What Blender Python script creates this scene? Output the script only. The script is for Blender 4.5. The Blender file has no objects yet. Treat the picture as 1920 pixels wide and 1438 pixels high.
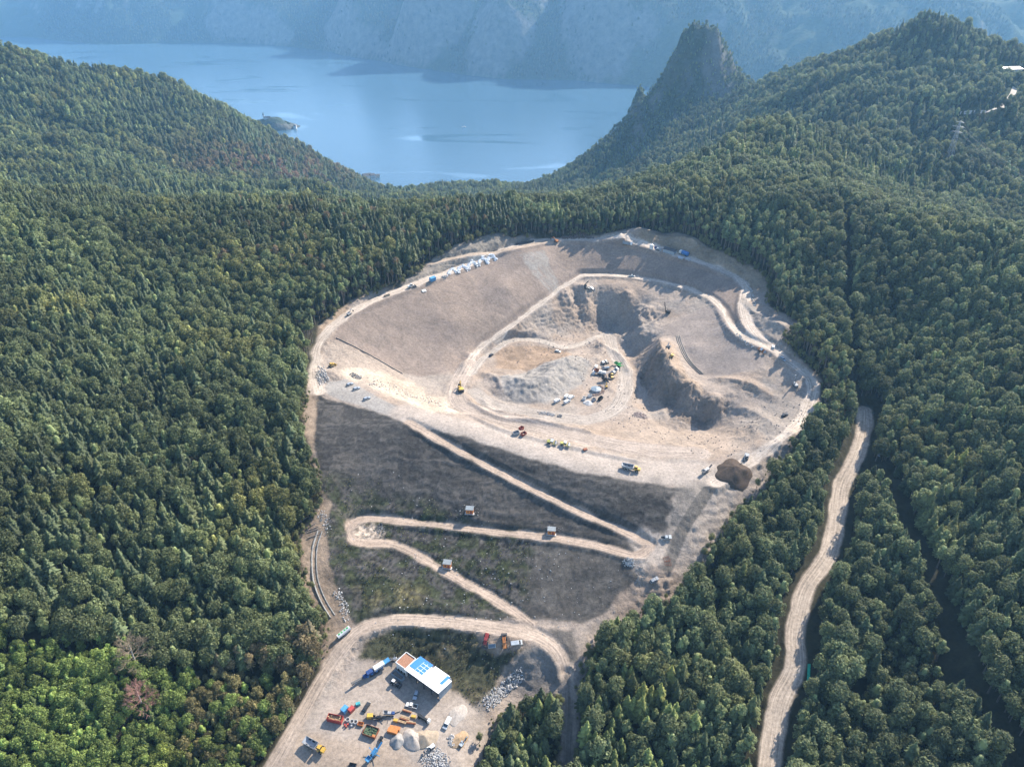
import bpy, bmesh, math, random
import numpy as np
from mathutils import Vector, Matrix

# ------------------------------------------------------------------ camera, sky, sun, exposure
scene = bpy.context.scene
PITCH = math.radians(31.0)
FPX, CX, CY = 1333.0, 960.0, 719.0          # focal length and centre in pixels of the 1920 wide photograph
CAMZ = 280.0
cd = bpy.data.cameras.new('camera'); cam = bpy.data.objects.new('camera', cd)
scene.collection.objects.link(cam); scene.camera = cam
cam.location = (0, 0, CAMZ); cam.rotation_euler = (math.pi/2 - PITCH, 0, 0)
cd.sensor_width = 36.0; cd.lens = 36.0*FPX/1920.0
cd.clip_start = 1.0; cd.clip_end = 20000.0

SUN_AZ, SUN_EL = math.radians(43.0), math.radians(38.0)      # azimuth clockwise from +Y (ahead, to the right)
SUNV = Vector((math.sin(SUN_AZ)*math.cos(SUN_EL), math.cos(SUN_AZ)*math.cos(SUN_EL), math.sin(SUN_EL)))
world = bpy.data.worlds.new('World'); scene.world = world; world.use_nodes = True
wn = world.node_tree.nodes; wl = world.node_tree.links
sky = wn.new('ShaderNodeTexSky'); sky.sky_type = 'NISHITA'; sky.sun_disc = False
sky.sun_elevation = SUN_EL; sky.sun_rotation = SUN_AZ; sky.altitude = 900.0
sky.air_density = 1.0; sky.dust_density = 1.0; sky.ozone_density = 1.5
wl.new(sky.outputs[0], wn['Background'].inputs[0]); wn['Background'].inputs[1].default_value = 0.15
sd = bpy.data.lights.new('sun', 'SUN'); sd.energy = 5.0; sd.angle = math.radians(0.5); sd.color = (1.0, 0.91, 0.79)
sun = bpy.data.objects.new('sun', sd); scene.collection.objects.link(sun)
sun.rotation_euler = SUNV.to_track_quat('Z', 'Y').to_euler(); sun.location = SUNV*600
vs = scene.view_settings
vs.view_transform = 'Standard'; vs.look = 'None'; vs.exposure = 1.36; vs.gamma = 1.0; vs.use_curve_mapping = False
scene.cycles.volume_bounces = 1; scene.cycles.max_bounces = 5; scene.cycles.diffuse_bounces = 3
scene.cycles.transparent_max_bounces = 4; scene.cycles.use_denoising = True

HAZE_DENSITY = 0.000068
rng = np.random.default_rng(7); random.seed(7)

# ------------------------------------------------------------------ pixel <-> world
SP, CP = math.sin(PITCH), math.cos(PITCH)
def ray(px, py):
    u = (np.asarray(px, float)-CX)/FPX; v = (np.asarray(py, float)-CY)/FPX
    return u, CP - v*SP, -(SP + v*CP)          # unit depth direction: x, y, z
def at_h(px, py, h):
    x, y, z = ray(px, py); t = h/z
    return x*t, y*t, h
def at_y(px, py, Y, dz=0.0):
    x, y, z = ray(px, py); t = Y/y
    return x*t, Y, z*t + dz
def to_pix(X, Y, Z):                           # Z is absolute
    h = Z - CAMZ
    d = Y*CP - h*SP; v = -Y*SP - h*CP
    return CX + FPX*X/d, CY + FPX*v/d, d

# ------------------------------------------------------------------ noise
def _hash(ix, iy, s):
    n = (ix.astype(np.int64)*374761393 + iy.astype(np.int64)*668265263 + s*974634777) & 0xffffffff
    n = ((n ^ (n >> 13))*1274126177) & 0xffffffff
    n = n ^ (n >> 16)
    return (n & 0xffff)/65535.0
def vnoise(x, y, s=0):
    ix = np.floor(x); iy = np.floor(y); fx = x-ix; fy = y-iy
    fx = fx*fx*(3-2*fx); fy = fy*fy*(3-2*fy)
    ix = ix.astype(np.int64); iy = iy.astype(np.int64)
    a = _hash(ix, iy, s); b = _hash(ix+1, iy, s); c = _hash(ix, iy+1, s); d = _hash(ix+1, iy+1, s)
    return (a*(1-fx)+b*fx)*(1-fy) + (c*(1-fx)+d*fx)*fy
def fbm(x, y, s=0, o=4, ridged=False):
    r = 0; a = 1.0; t = 0
    for i in range(o):
        n = vnoise(x*2**i + 13.7*i, y*2**i - 7.1*i, s+i)
        if ridged: n = 1-abs(2*n-1)
        r = r + a*n; t += a; a *= 0.5
    return r/t
def smooth(a, b, x):
    t = np.clip((x-a)/(b-a), 0, 1); return t*t*(3-2*t)

# ------------------------------------------------------------------ terrain control lines: pixel of the photograph + height under the camera
CTRL = []
def line(*pts, step=9.0):
    w = [at_h(*p) for p in pts]
    for a, b in zip(w[:-1], w[1:]):
        n = max(1, int(math.dist(a, b)/step))
        for i in range(n): CTRL.append(tuple(a[k]+(b[k]-a[k])*i/n for k in range(3)))
    CTRL.append(w[-1])
def dots(*pts):
    for p in pts: CTRL.append(tuple(float(q) for q in at_h(*p)))
def dots_y(*pts, dz=-9.0):
    for p in pts: CTRL.append(tuple(float(q) for q in at_y(*p, dz=dz)))
def world_pts(*pts):
    for p in pts: CTRL.append(p)

RIM = [(600,735,-227),(590,690,-224.5),(600,640,-219),(640,597,-214),(700,565,-211),(760,540,-209),(850,507,-206.5),(930,477,-204),
       (1010,452,-202),(1090,449,-201.5),(1180,454,-202),(1290,484,-205.5),(1370,515,-210),(1398,540,-212.5),(1395,580,-215),(1412,620,-218),(1450,655,-221.5),
       (1500,692,-225),(1524,720,-228),(1516,760,-231),(1490,805,-234),(1430,850,-238),(1340,905,-241.5)]
line(*RIM)
CREST = [(600,742,-228),(680,765,-229.5),(760,790,-231),(850,812,-232.5),(950,845,-235),(1050,875,-237.5),(1150,897,-239.5),(1250,910,-241),(1330,910,-241.7)]
line(*CREST)
line((650,700,-227.5),(760,765,-230.5),(860,785,-232.5),(960,812,-235.3),(1100,842,-238.5),(1250,862,-240.5),(1320,868,-241))
RAMP = [(1310,850,-240.5),(1200,842,-240),(1100,822,-239.5),(960,790,-238.5),(880,768,-238.5),(855,745,-239.3),(862,715,-240.5),(880,685,-241)]
line(*RAMP)
FLOORROAD = [(890,735,-241.5),(930,763,-242.5),(1000,775,-243),(1100,785,-243.5),(1160,760,-244.5),(1172,700,-246),(1150,660,-247),(1140,630,-247)]
line(*FLOORROAD)
MIDROAD = [(880,680,-241),(905,650,-238.5),(960,610,-233),(1020,565,-227),(1080,523,-221.3),(1110,516,-220.3),(1180,519,-219.8),(1260,533,-219.8),(1320,553,-219.6),
           (1350,575,-219.6),(1368,605,-219.8),(1395,632,-220.2),(1440,652,-221.5)]
line(*MIDROAD)
dots((930,660,-242),(1000,650,-243),(1050,645,-244),(1120,622,-246.5),(1160,690,-245.5),(1100,750,-243.5),(1040,755,-243),(1200,775,-244.5),(1220,795,-245),(1190,665,-248),
     (1000,690,-242.5),(1080,700,-244),(950,700,-242),(1250,815,-244),(1300,830,-242.5))
# big cut in the right half of the pit
line((1235,648,-231),(1246,684,-231),(1271,709,-232),(1290,713,-234),(1307,735,-235.5),(1335,754,-236),(1368,746,-235), step=6)
line((1200,700,-245.5),(1218,738,-246.5),(1246,766,-248),(1263,790,-249),(1298,802,-249.5),(1335,790,-246),(1362,772,-242), step=6)
line((1268,632,-231),(1285,670,-233),(1312,702,-235),(1335,712,-235), step=7)
dots((1225,622,-233),(1262,645,-229.5),(1240,612,-231),(1170,660,-248),(1185,690,-247),(1275,690,-231.5),(1400,700,-229),(1380,730,-233),(1440,740,-233),(1450,780,-235.5),
     (1400,795,-239),(1350,832,-241.5),(1380,835,-240),(1300,818,-246),(1355,640,-226),(1330,600,-224),(1300,650,-229))
# upper pit face and hole
line((1040,575,-229.5),(1068,548,-226),(1093,540,-224.5),(1151,549,-226),(1196,567,-229),(1240,592,-230.5), step=6)
line((1080,618,-244),(1100,608,-245),(1130,614,-248),(1160,612,-248.5),(1180,622,-245.5), step=6)
dots((1205,600,-235.5),(1182,592,-238.5),(1215,625,-235),(1195,640,-241),(1020,612,-238),(1000,635,-241),(1050,625,-243),(1150,628,-247))
# left wall foot
line((632,633,-219),(700,668,-229),(755,700,-237),(790,706,-240), step=7)
dots((830,735,-240.5),(850,708,-240.7),(760,730,-235.5),(700,705,-230),(720,640,-226),(800,640,-231),(850,600,-224),(950,540,-215),(820,760,-237))
# beyond the rim: cut banks and the upper track
UPTRACK = [(805,494,-203),(880,478,-201),(970,463,-200),(1030,451,-201.3)]
line(*UPTRACK)
dots((850,466,-197),(930,443,-194),(1000,441,-197),(1060,440,-198.5),(740,530,-206),(690,545,-207),(640,575,-211),(600,610,-215),(583,660,-220),(577,720,-225),
     (1195,435,-197),(1250,442,-199),(1310,462,-200),(1380,488,-203.5),(1432,516,-208),(1446,545,-210.5),(1470,606,-213),(1430,590,-214.5))
# the face below the crest with its switchback track
SWITCH_UP = [(765,792,-231.3),(850,840,-236.5),(930,882,-241),(1000,918,-245),(1100,966,-250),(1170,996,-253),(1203,1014,-254.5)]
SWITCH_MID = [(1212,1030,-255),(1190,1040,-255.3),(1130,1026,-255.6),(1040,1009,-255.6),(950,1000,-255.8),(850,988,-256),(750,977,-256.3),(690,972,-256.6),(664,980,-257)]
SWITCH_LOW = [(656,1000,-257.6),(672,1018,-258.3),(720,1018,-259.3),(760,1030,-260.5),(820,1062,-263),(900,1108,-266.5),(960,1145,-268.8),(995,1172,-270)]
line(*SWITCH_UP); line(*SWITCH_MID); line(*SWITCH_LOW)
MAINROAD = [(470,1490,-287),(505,1438,-284),(560,1345,-280),(600,1275,-277),(640,1215,-273),(680,1177,-271),(740,1162,-270),(800,1163,-269.8),(880,1170,-269.6),(960,1180,-270),
            (1010,1195,-271),(1045,1220,-273),(1063,1265,-277)]
LOWTRACK = [(1063,1265,-277),(1066,1320,-282),(1064,1400,-289),(1063,1470,-296)]
line(*LOWTRACK)
line(*MAINROAD)
dots((590,820,-234),(600,900,-243),(620,960,-250),(600,1000,-255),(625,1060,-261),(640,1120,-267),(1260,930,-243),(1300,960,-246),(1265,990,-250),(1240,1060,-256.5),(1200,1085,-260),
     (1100,1150,-268.5),(1060,1165,-270),(980,1080,-263),(1080,1080,-261.5),(900,1040,-259.5),(760,1090,-264.5),(700,1080,-263.5),(1150,960,-247.5),(900,930,-247))
# forests on both sides
dots((575,800,-233),(585,900,-245),(600,950,-251),(560,1000,-255),(580,1080,-263),(600,1150,-269),(600,1220,-275),(550,1330,-281),(480,1438,-287),
     (450,900,-238),(300,900,-228),(100,900,-213),(0,900,-206),(-150,900,-198),(0,1438,-260),(200,1438,-274),(350,1438,-282),(-150,1438,-252),(0,1200,-241),(250,1200,-259),(450,1200,-269),
     (0,650,-195),(300,650,-208),(500,650,-216),(-150,650,-185),(0,500,-178),(300,500,-191),(550,520,-201),(700,500,-203),(450,400,-181),(300,412,-178),(0,435,-166),(-200,440,-158),
     (600,405,-190),(700,415,-197),(850,410,-191),(950,404,-190),(1050,415,-196),(1060,400,-196),
     (1400,1000,-257),(1300,1150,-271),(1200,1300,-283),(1120,1220,-274),(1480,900,-245),(1350,1300,-282),(1250,1438,-293),(1560,740,-231),
     (1900,1438,-262),(1700,1438,-274),(2050,1438,-255),(1650,1100,-257),(1900,1100,-241),(2050,1100,-232),(1800,800,-223),(1900,650,-201),(1700,650,-218),(1620,600,-213),(1560,650,-219),
     (1500,560,-210),(1700,550,-197),(1900,550,-186),(2060,550,-175),(1300,405,-184),(1450,400,-176),(1600,450,-181),(1750,450,-175),(1900,470,-171),(980,1330,-286),(1000,1420,-294),(900,1438,-288))
HILLROAD = [(1440,1490,-287),(1446,1420,-283.5),(1461,1319,-277.5),(1491,1253,-273),(1490,1191,-269.2),(1498,1147,-266.5),(1512,1100,-263),(1554,1038,-258.3),(1570,967,-253),(1579,908,-248.5),(1604,857,-244.5),(1619,808,-240.5),(1622,768,-237.7)]
line(*HILLROAD)
# yard and the bank behind the workshop
dots((700,1438,-282.5),(850,1438,-284),(700,1380,-280.8),(620,1370,-280.5),(760,1330,-280),(830,1310,-280),(700,1290,-279.3),(650,1268,-278.2),(870,1350,-281.5),(590,1400,-281.8),
     (790,1243,-279.3),(850,1295,-280),(895,1318,-281.5),(915,1205,-271.3),(1000,1250,-278),(960,1290,-283),(900,1340,-283.5),(990,1222,-272.5),(700,1215,-275),(800,1205,-274.5),(880,1240,-277.5))
# ridges and valleys farther away (pixel, distance)
dots_y((1120,378,640),(1200,345,680),(1300,292,740),(1400,250,800),(1450,240,830),(1530,262,820),(1620,315,770),(1740,400,650),(1870,440,600),(1950,470,560),
       (0,85,1300),(75,104,1330),(150,127,1350),(230,130,1380),(330,165,1440),(430,207,1500),(560,268,1650),
       (1010,350,1640),(1080,310,1640),(1150,268,1640),(1172,232,1640),
       (1450,152,1400),(1560,114,1300),(1640,84,1230),(1690,60,1180),(1740,48,1150),(1790,74,1120),(1830,108,1060),(1875,133,1010),(1940,140,1000),(2000,150,1000))
dots_y((0,300,1000),(150,300,1050),(300,300,1150),(450,320,1250),(-150,250,1050),(100,380,830),(300,372,900),(500,378,1000),
       
       (1000,372,1200),(1100,345,1400),(1200,292,1400),(1250,250,1400),(1330,235,1340),(1410,205,1250),
       (1480,210,1100),(1600,185,1020),(1740,130,1080),(1560,252,930),(1700,262,890),(1780,295,800),(1850,300,800),(1920,340,740),(1885,200,900),(1800,215,920),(2000,250,850), dz=-6)
dots_y((1180,212,1610),(1205,183,1600),(1232,178,1590),(1243,140,1585),(1265,95,1580),(1288,58,1575),(1305,52,1575),(1325,55,1575),(1350,75,1575),(1370,103,1575),(1388,132,1570),(1408,160,1550),
       (1262,190,1510),(1290,150,1530),(1330,150,1530),(1300,210,1440),(1350,190,1480),dz=-5)
dots_y((1277,66,1577),(1347,68,1575),(1368,94,1575),(1252,110,1580),(1318,52,1577),(1385,122,1572),dz=-7)
dots_y((1188,184,1606),(1202,176,1603),(1214,180,1600),(1230,178,1597),dz=14)
dots_y((1300,50,1690),(1340,60,1680),(1390,130,1660),(1250,130,1680),(1200,180,1700),dz=-120)
dots_y((600,345,1450),(650,378,1150),(830,338,1640),(930,335,1600),(985,350,1600),(760,362,1500),(850,368,1300),(650,313,1740),(700,347,1800),(745,357,1700),dz=-17)
world_pts((-1000,1900,-440),(-700,1950,-515),(-450,2000,-520),(-1500,1900,-330),(-200,1900,-520),(50,1800,-515),(300,1950,-540),(600,2000,-540),(900,1700,-420),(1300,1500,-300),
          (500,1750,-430),(1000,1350,-260),(-1600,1200,-150),(1500,900,-150),(-330,760,-262),(-80,760,-255),(-150,720,-240),(60,780,-250),(150,850,-265),(300,960,-262),(500,880,-225),
          (650,760,-205),(-600,760,-225),(-800,700,-180),(-250,1000,-300),(-300,40,-300),(0,40,-330),(300,40,-310),(0,1000,-330),(-1300,2150,-540),(1400,2150,-500),(0,2150,-545),(-500,100,-215),(500,100,-235),
          (-900,400,-130),(800,400,-130),(1200,500,-120))
CT = np.array([c for c in CTRL], float)
keep = []; cells = set()
for i, c in enumerate(CT):                    # no two controls closer than about 3 m
    k = (int(c[0]//3), int(c[1]//3))
    if k in cells: continue
    cells.add(k); keep.append(i)
CT = CT[keep]; NC = len(CT)
RC = 3.0
_d = np.sqrt((CT[:,None,0]-CT[None,:,0])**2 + (CT[:,None,1]-CT[None,:,1])**2 + RC*RC)/100.0
A = np.zeros((NC+3, NC+3)); A[:NC,:NC] = -_d + np.eye(NC)*(-0.02)*0
A[:NC,:NC] -= np.eye(NC)*(-0.012)
A[:NC,NC] = 1; A[:NC,NC+1] = CT[:,0]/1000; A[:NC,NC+2] = CT[:,1]/1000; A[NC:,:NC] = A[:NC,NC:].T
SOL = np.linalg.solve(A, np.concatenate([CT[:,2], np.zeros(3)]))
def base_h(X, Y):
    X = np.asarray(X, float); sh = X.shape; X = X.ravel(); Y = np.asarray(Y, float).ravel()
    out = np.empty(X.size)
    wts = SOL[:NC].astype(np.float32); cx = CT[:,0].astype(np.float32); cy = CT[:,1].astype(np.float32)
    for i in range(0, X.size, 20000):
        x = X[i:i+20000].astype(np.float32); y = Y[i:i+20000].astype(np.float32)
        d = np.sqrt((x[:,None]-cx)**2 + (y[:,None]-cy)**2 + np.float32(RC*RC))*np.float32(0.01)
        out[i:i+20000] = -(d @ wts)
    out += SOL[NC] + SOL[NC+1]*X/1000 + SOL[NC+2]*Y/1000
    return out.reshape(sh)

# ------------------------------------------------------------------ polyline helpers (world XY)
def catmull(P, step=2.0):
    P = np.array(P, float); Q = np.vstack([2*P[0]-P[1], P, 2*P[-1]-P[-2]]); out = []
    for i in range(1, len(Q)-2):
        n = max(2, int(np.linalg.norm((Q[i+1]-Q[i])[:2])/step))
        for j in range(n):
            t = j/n
            out.append(0.5*((2*Q[i]) + (-Q[i-1]+Q[i+1])*t + (2*Q[i-1]-5*Q[i]+4*Q[i+1]-Q[i+2])*t*t + (-Q[i-1]+3*Q[i]-3*Q[i+1]+Q[i+2])*t**3))
    out.append(P[-1]); return np.array(out)
def dist_poly(X, Y, P, maxd=60.0):
    """distance to polyline P (n,2+) and the fractional index of the nearest point"""
    X = np.asarray(X, float); Y = np.asarray(Y, float)
    D = np.full(X.shape, 1e9); T = np.zeros(X.shape)
    m = (X > P[:,0].min()-maxd) & (X < P[:,0].max()+maxd) & (Y > P[:,1].min()-maxd) & (Y < P[:,1].max()+maxd)
    x = X[m]; y = Y[m]; d = np.full(x.shape, 1e9); t = np.zeros(x.shape)
    for i in range(len(P)-1):
        ax, ay = P[i,0], P[i,1]; bx, by = P[i+1,0]-ax, P[i+1,1]-ay; L = bx*bx+by*by+1e-9
        s = np.clip(((x-ax)*bx+(y-ay)*by)/L, 0, 1)
        q = (x-ax-s*bx)**2 + (y-ay-s*by)**2
        k = q < d; d[k] = q[k]; t[k] = i+s[k]
    D[m] = np.sqrt(d); T[m] = t
    return D, T
def in_poly(X, Y, P):
    c = np.zeros(np.shape(X), bool); n = len(P); j = n-1
    for i in range(n):
        xi, yi = P[i][0], P[i][1]; xj, yj = P[j][0], P[j][1]
        if yi != yj: c ^= ((yi > Y) != (yj > Y)) & (X < (xj-xi)*(Y-yi)/(yj-yi)+xi)
        j = i
    return c
def sd_poly(X, Y, P):
    """signed distance, positive inside"""
    P = np.array(P); D, _ = dist_poly(X, Y, np.vstack([P, P[:1]]), 40.0)
    return np.where(in_poly(X, Y, P), D, -D)

# ------------------------------------------------------------------ the site grid
SX0, SX1, SY0, SY1, CELL = -220.0, 262.0, 138.0, 640.0, 0.8
gx = np.arange(SX0, SX1+CELL/2, CELL); gy = np.arange(SY0, SY1+CELL/2, CELL)
NX, NY = len(gx), len(gy)
cxs = np.arange(SX0, SX1+3.2, 2.4); cys = np.arange(SY0, SY1+3.2, 2.4)
CXg, CYg = np.meshgrid(cxs, cys); Hc = base_h(CXg, CYg)
def bilin(H, x0, y0, c, X, Y):
    fx = np.clip((X-x0)/c, 0, H.shape[1]-1.001); fy = np.clip((Y-y0)/c, 0, H.shape[0]-1.001)
    ix = fx.astype(int); iy = fy.astype(int); fx = fx-ix; fy = fy-iy
    return (H[iy,ix]*(1-fx)+H[iy,ix+1]*fx)*(1-fy) + (H[iy+1,ix]*(1-fx)+H[iy+1,ix+1]*fx)*fy
GX, GY = np.meshgrid(gx, gy)
HH = bilin(Hc, SX0, SY0, 2.4, GX, GY)

def march(px, py, hf, t0=180.0, t1=720.0):
    x, y, z = ray(px, py)
    t = np.arange(t0, t1, 0.5); d = z*t - hf(x*t, y*t)
    k = np.nonzero(d < 0)[0]
    if len(k) == 0: return None
    i = max(k[0], 1); f = d[i-1]/(d[i-1]-d[i]+1e-12); tt = t[i-1]+0.5*f
    return np.array([x*tt, y*tt])
hf_base = lambda X, Y: bilin(Hc, SX0, SY0, 2.4, X, Y)
def wpoly(pts):
    return np.array([march(p[0], p[1], hf_base) for p in pts])
# ------------------------------------------------------------------ roads: flatten their beds into the site grid
def cpx(pts): return catmull([at_h(*p) for p in pts])
def offset_line(P, d):
    T = np.gradient(P[:,:2], axis=0); T /= np.linalg.norm(T, axis=1)[:,None]+1e-9
    Q = P.copy(); Q[:,0] += -T[:,1]*d; Q[:,1] += T[:,0]*d; return Q
def smooth_z(P, n=9):
    k = np.ones(n)/n; z = np.convolve(np.pad(P[:,2], n//2, mode='edge'), k, 'valid'); P = P.copy(); P[:,2] = z; return P
SPUR = [(1395,560,-213.2),(1415,580,-213.8),(1440,594,-214),(1480,608,-213.5),(1510,618,-213)]
ROADS = {                     # name: (points, half width, shoulder)
 'rim_road': (cpx(RIM), 3.8, 3.0), 'upper_track': (cpx(UPTRACK), 2.6, 2.5), 'ramp_road': (cpx(MIDROAD), 2.6, 3.0), 'haul_road': (cpx(RAMP), 6.0, 4.0),
 'pit_road': (cpx(FLOORROAD), 5.0, 4.0), 'switchback_road': (cpx(SWITCH_UP+[(1218,1024,-254.9)]+SWITCH_MID+SWITCH_LOW), 2.6, 2.0),
 'access_road': (cpx(MAINROAD), 3.4, 2.5), 'hill_road': (cpx(HILLROAD), 4.3, 3.0), 'forest_spur': (cpx(SPUR), 2.3, 2.0), 'forest_track': (cpx(LOWTRACK), 2.0, 2.0),
 'floor_track': (cpx([(888,700,-241.3),(908,672,-241.8),(955,645,-242.3),(1010,640,-243),(1060,650,-244),(1105,638,-246),(1140,626,-247)]), 2.6, 2.5)}
OFF = np.zeros(GX.shape); ALONG = np.zeros(GX.shape); RM = np.zeros(GX.shape); RID = np.full(GX.shape, -1)
RNAMES = list(ROADS)
rn = fbm(GX*0.13, GY*0.13, 91, 3)-0.5
for ri, nme in enumerate(RNAMES):
    P, hw, sh = ROADS[nme]; P = smooth_z(P)
    zb = hf_base(P[:,0], P[:,1]); P[:,2] = 0.5*P[:,2]+0.5*zb
    ROADS[nme] = (P, hw, sh)
    D, T = dist_poly(GX, GY, P, 30.0)
    ti = np.clip(T, 0, len(P)-1.001); i0 = ti.astype(int); f = ti-i0
    zr = P[i0,2]*(1-f) + P[np.minimum(i0+1, len(P)-1),2]*f
    w = 1-smooth(hw, hw+sh, D)
    HH = HH*(1-w) + zr*w
    m = 1-smooth(hw-0.5, hw+0.5, D+rn*3.2)
    tx = P[np.minimum(i0+1, len(P)-1)]-P[i0]
    side = np.sign(tx[...,0]*(GY-P[i0,1]) - tx[...,1]*(GX-P[i0,0]))
    k = m > RM
    RM = np.where(k, m, RM); OFF = np.where(k, D*side, OFF); ALONG = np.where(k, T*2.0, ALONG); RID = np.where(k & (m > 0.5), ri, RID)

# ------------------------------------------------------------------ ground kinds: outlines of what covers the ground
def zone(pts): return wpoly(pts)
Z_CLEAR = zone([(583,660),(600,610),(640,575),(690,548),(745,535),(780,512),(800,492),(850,462),(930,437),(1000,440),(1050,443),(1120,440),(1190,430),(1260,437),(1310,458),(1380,485),(1433,512),
   (1446,545),(1440,575),(1500,606),(1498,625),(1470,630),(1500,670),(1542,712),(1535,765),(1508,812),(1478,858),(1440,905),(1410,945),(1370,985),(1320,1060),(1275,1120),(1230,1150),(1170,1175),(1120,1200),(1108,1230),
   (1085,1300),(1085,1400),(1080,1437),(1048,1437),(1050,1330),(1040,1300),(1000,1310),(960,1335),(920,1370),(905,1410),(900,1525),(430,1525),(535,1380),(600,1262),(607,1190),(573,1100),(552,1020),(588,960),(607,930),(587,880),(568,800),(573,730)])
Z_DAM = zone([(598,742),(680,766),(760,791),(850,813),(950,846),(1050,876),(1150,898),(1240,910),(1285,914),(1262,935),(1266,955),(1248,972),(1255,990),(1243,1002),(1195,1080),(1130,1150),(1085,1168),(990,1162),(880,1160),(740,1153),(665,1172),(640,1130),(618,1050),(612,985),(622,945),(600,900),(588,840)])
Z_DAMGREEN = zone([(590,900),(700,925),(850,955),(900,990),(1010,1010),(1000,1090),(985,1160),(740,1155),(660,1175),(620,1060),(610,980)])
Z_OLIVE = zone([(690,1060),(740,1075),(800,1100),(790,1150),(740,1153),(700,1150),(670,1110)])
Z_DAMGREY = zone([(1005,1015),(1130,1030),(1190,1047),(1195,1080),(1130,1150),(1085,1166),(990,1130),(998,1060)])
Z_BANK = zone([(668,1235),(690,1195),(740,1176),(800,1174),(880,1180),(905,1205),(930,1225),(985,1215),(945,1250),(925,1300),(895,1325),(845,1290),(800,1235),(750,1235),(700,1240)])
Z_GREYBANK = zone([(985,1216),(1020,1213),(1045,1235),(1050,1275),(1000,1300),(960,1290),(900,1335),(890,1325),(930,1290),(950,1250)])
Z_TRI = zone([(1030,1180),(1075,1180),(1085,1240),(1068,1240),(1050,1205)])
Z_CHUTE = zone([(1318,912),(1345,915),(1290,1000),(1258,1075),(1232,1068),(1262,1000)])
Z_GREYSLOPE = zone([(1240,908),(1318,912),(1262,1000),(1245,1000),(1262,960)])
Z_STRIP = zone([(555,735),(600,742),(592,850),(605,905),(628,950),(615,985),(620,1060),(645,1130),(660,1175),(640,1215),(600,1262),(607,1190),(573,1100),(552,1020),(588,960),(607,930),(587,880),(566,800)])
Z_CREAM = zone([(625,690),(690,690),(760,712),(800,735),(845,748),(860,775),(800,768),(740,745),(690,722),(640,705)])
Z_PLAT = zone([(600,735),(615,718),(650,712),(720,750),(790,783),(760,790),(690,766)])
Z_WALL = zone([(622,640),(640,600),(700,568),(760,545),(850,512),(930,482),(1010,458),(1090,455),(1180,460),(1290,490),(1370,522),(1395,545),(1392,600),(1365,610),(1345,580),(1320,556),(1260,536),(1180,522),(1110,520),(1080,526),(1020,568),(960,613),(905,653),(880,690),(790,706),(755,700),(700,670),(632,634)])
Z_CORNER = zone([(622,640),(700,668),(755,700),(760,712),(690,690),(625,690)])
Z_FAN = zone([(1240,615),(1320,575),(1350,580),(1372,608),(1440,655),(1430,690),(1335,712),(1312,700),(1285,668),(1268,632)])
Z_SPILL = zone([(975,478),(1020,470),(1050,540),(1060,548),(1030,545),(1000,515)])
Z_CUT = zone([(800,493),(850,462),(930,437),(1000,440),(1040,447),(970,462),(880,478)])
Z_CUT2 = zone([(745,535),(800,500),(960,470),(1005,452),(930,475),(850,505),(760,538),(700,562),(690,548)])
Z_YELLOW = zone([(1195,436),(1260,440),(1310,460),(1380,487),(1433,514),(1446,545),(1425,550),(1370,512),(1290,482),(1200,452)])
Z_ORANGE = zone([(583,660),(600,610),(640,575),(670,560),(640,590),(606,640),(596,700),(583,720)])
Z_BROWN = zone([(925,660),(960,650),(1010,648),(1060,658),(1075,672),(1050,690),(1010,697),(960,695),(930,690)])
Z_GREYMOUND = zone([(940,715),(1000,695),(1050,690),(1085,670),(1110,690),(1090,720),(1050,745),(1020,757),(965,754),(940,735)])
Z_SAND = zone([(1180,785),(1260,790),(1310,812),(1370,800),(1440,830),(1400,845),(1250,858),(1100,840),(1000,800)])
Z_YARD = zone([(668,1235),(750,1235),(845,1290),(895,1325),(920,1360),(905,1410),(900,1525),(480,1525),(565,1345),(640,1290)])
Z_YARDPALE = zone([(560,1360),(620,1390),(740,1400),(820,1500),(480,1500)])
Z_TERR = zone([(1235,650),(1262,645),(1290,705),(1330,740),(1360,745),(1330,750),(1300,735),(1270,708),(1246,684)])
Z_FACE = zone([(1235,650),(1246,686),(1271,711),(1290,714),(1307,736),(1335,756),(1370,748),(1362,775),(1335,795),(1300,806),(1262,793),(1244,768),(1216,740),(1196,705),(1215,670)])

# relief that does not show in the coarse controls
def ridge(pts, h, hw, p=1.4, nz=0.25, seed=3, P=None):
    global HH
    P = catmull([march(a, b, hf_base) for a, b in pts], 2.0)
    D, T = dist_poly(GX, GY, P, hw+6)
    e = np.clip(np.minimum(T, len(P)-1-T)*2.0/hw+0.55, 0, 1)
    n = 1+nz*(fbm(GX*0.16, GY*0.16, seed, 4)-0.5)*2
    k = np.clip(1-D/hw*(1.15-0.3*n), 0, 1)
    HH = HH + h*e*(k**p)*n
ridge([(955,716),(969,727),(990,729),(1017,722),(1036,708),(1060,692),(1086,682)], 7.5, 15, 1.1)
ridge([(1003,687),(1040,692),(1062,672)], 2.0, 8)
ridge([(866,692),(876,676),(884,662)], 2.6, 6)
ridge([(1235,640),(1244,668),(1262,697)], 3.0, 7, 1.2)
ridge([(1150,452),(1195,442),(1225,448)], 6.0, 12)
ridge([(1245,452),(1290,458),(1315,470)], 5.0, 10)
ridge([(1440,842),(1470,836),(1490,812)], 4.0, 11)
ridge([(1400,820),(1440,795)], 2.5, 10)
ridge([(905,748),(925,770),(985,790),(1050,803)], 1.2, 5)
ridge([(600,760),(690,788),(770,812)], 0.0, 5)
ridge([(1120,640),(1130,665),(1110,680)], 3.0, 8)
ridge([(1420,592),(1450,608),(1475,618)], 2.0, 6)
ridge([(605,700),(640,706)], 2.5, 7)
for q in [(612,716),(621,713),(630,710)]: ridge([q, (q[0]+5, q[1]-2)], 1.8, 3.5)

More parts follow.
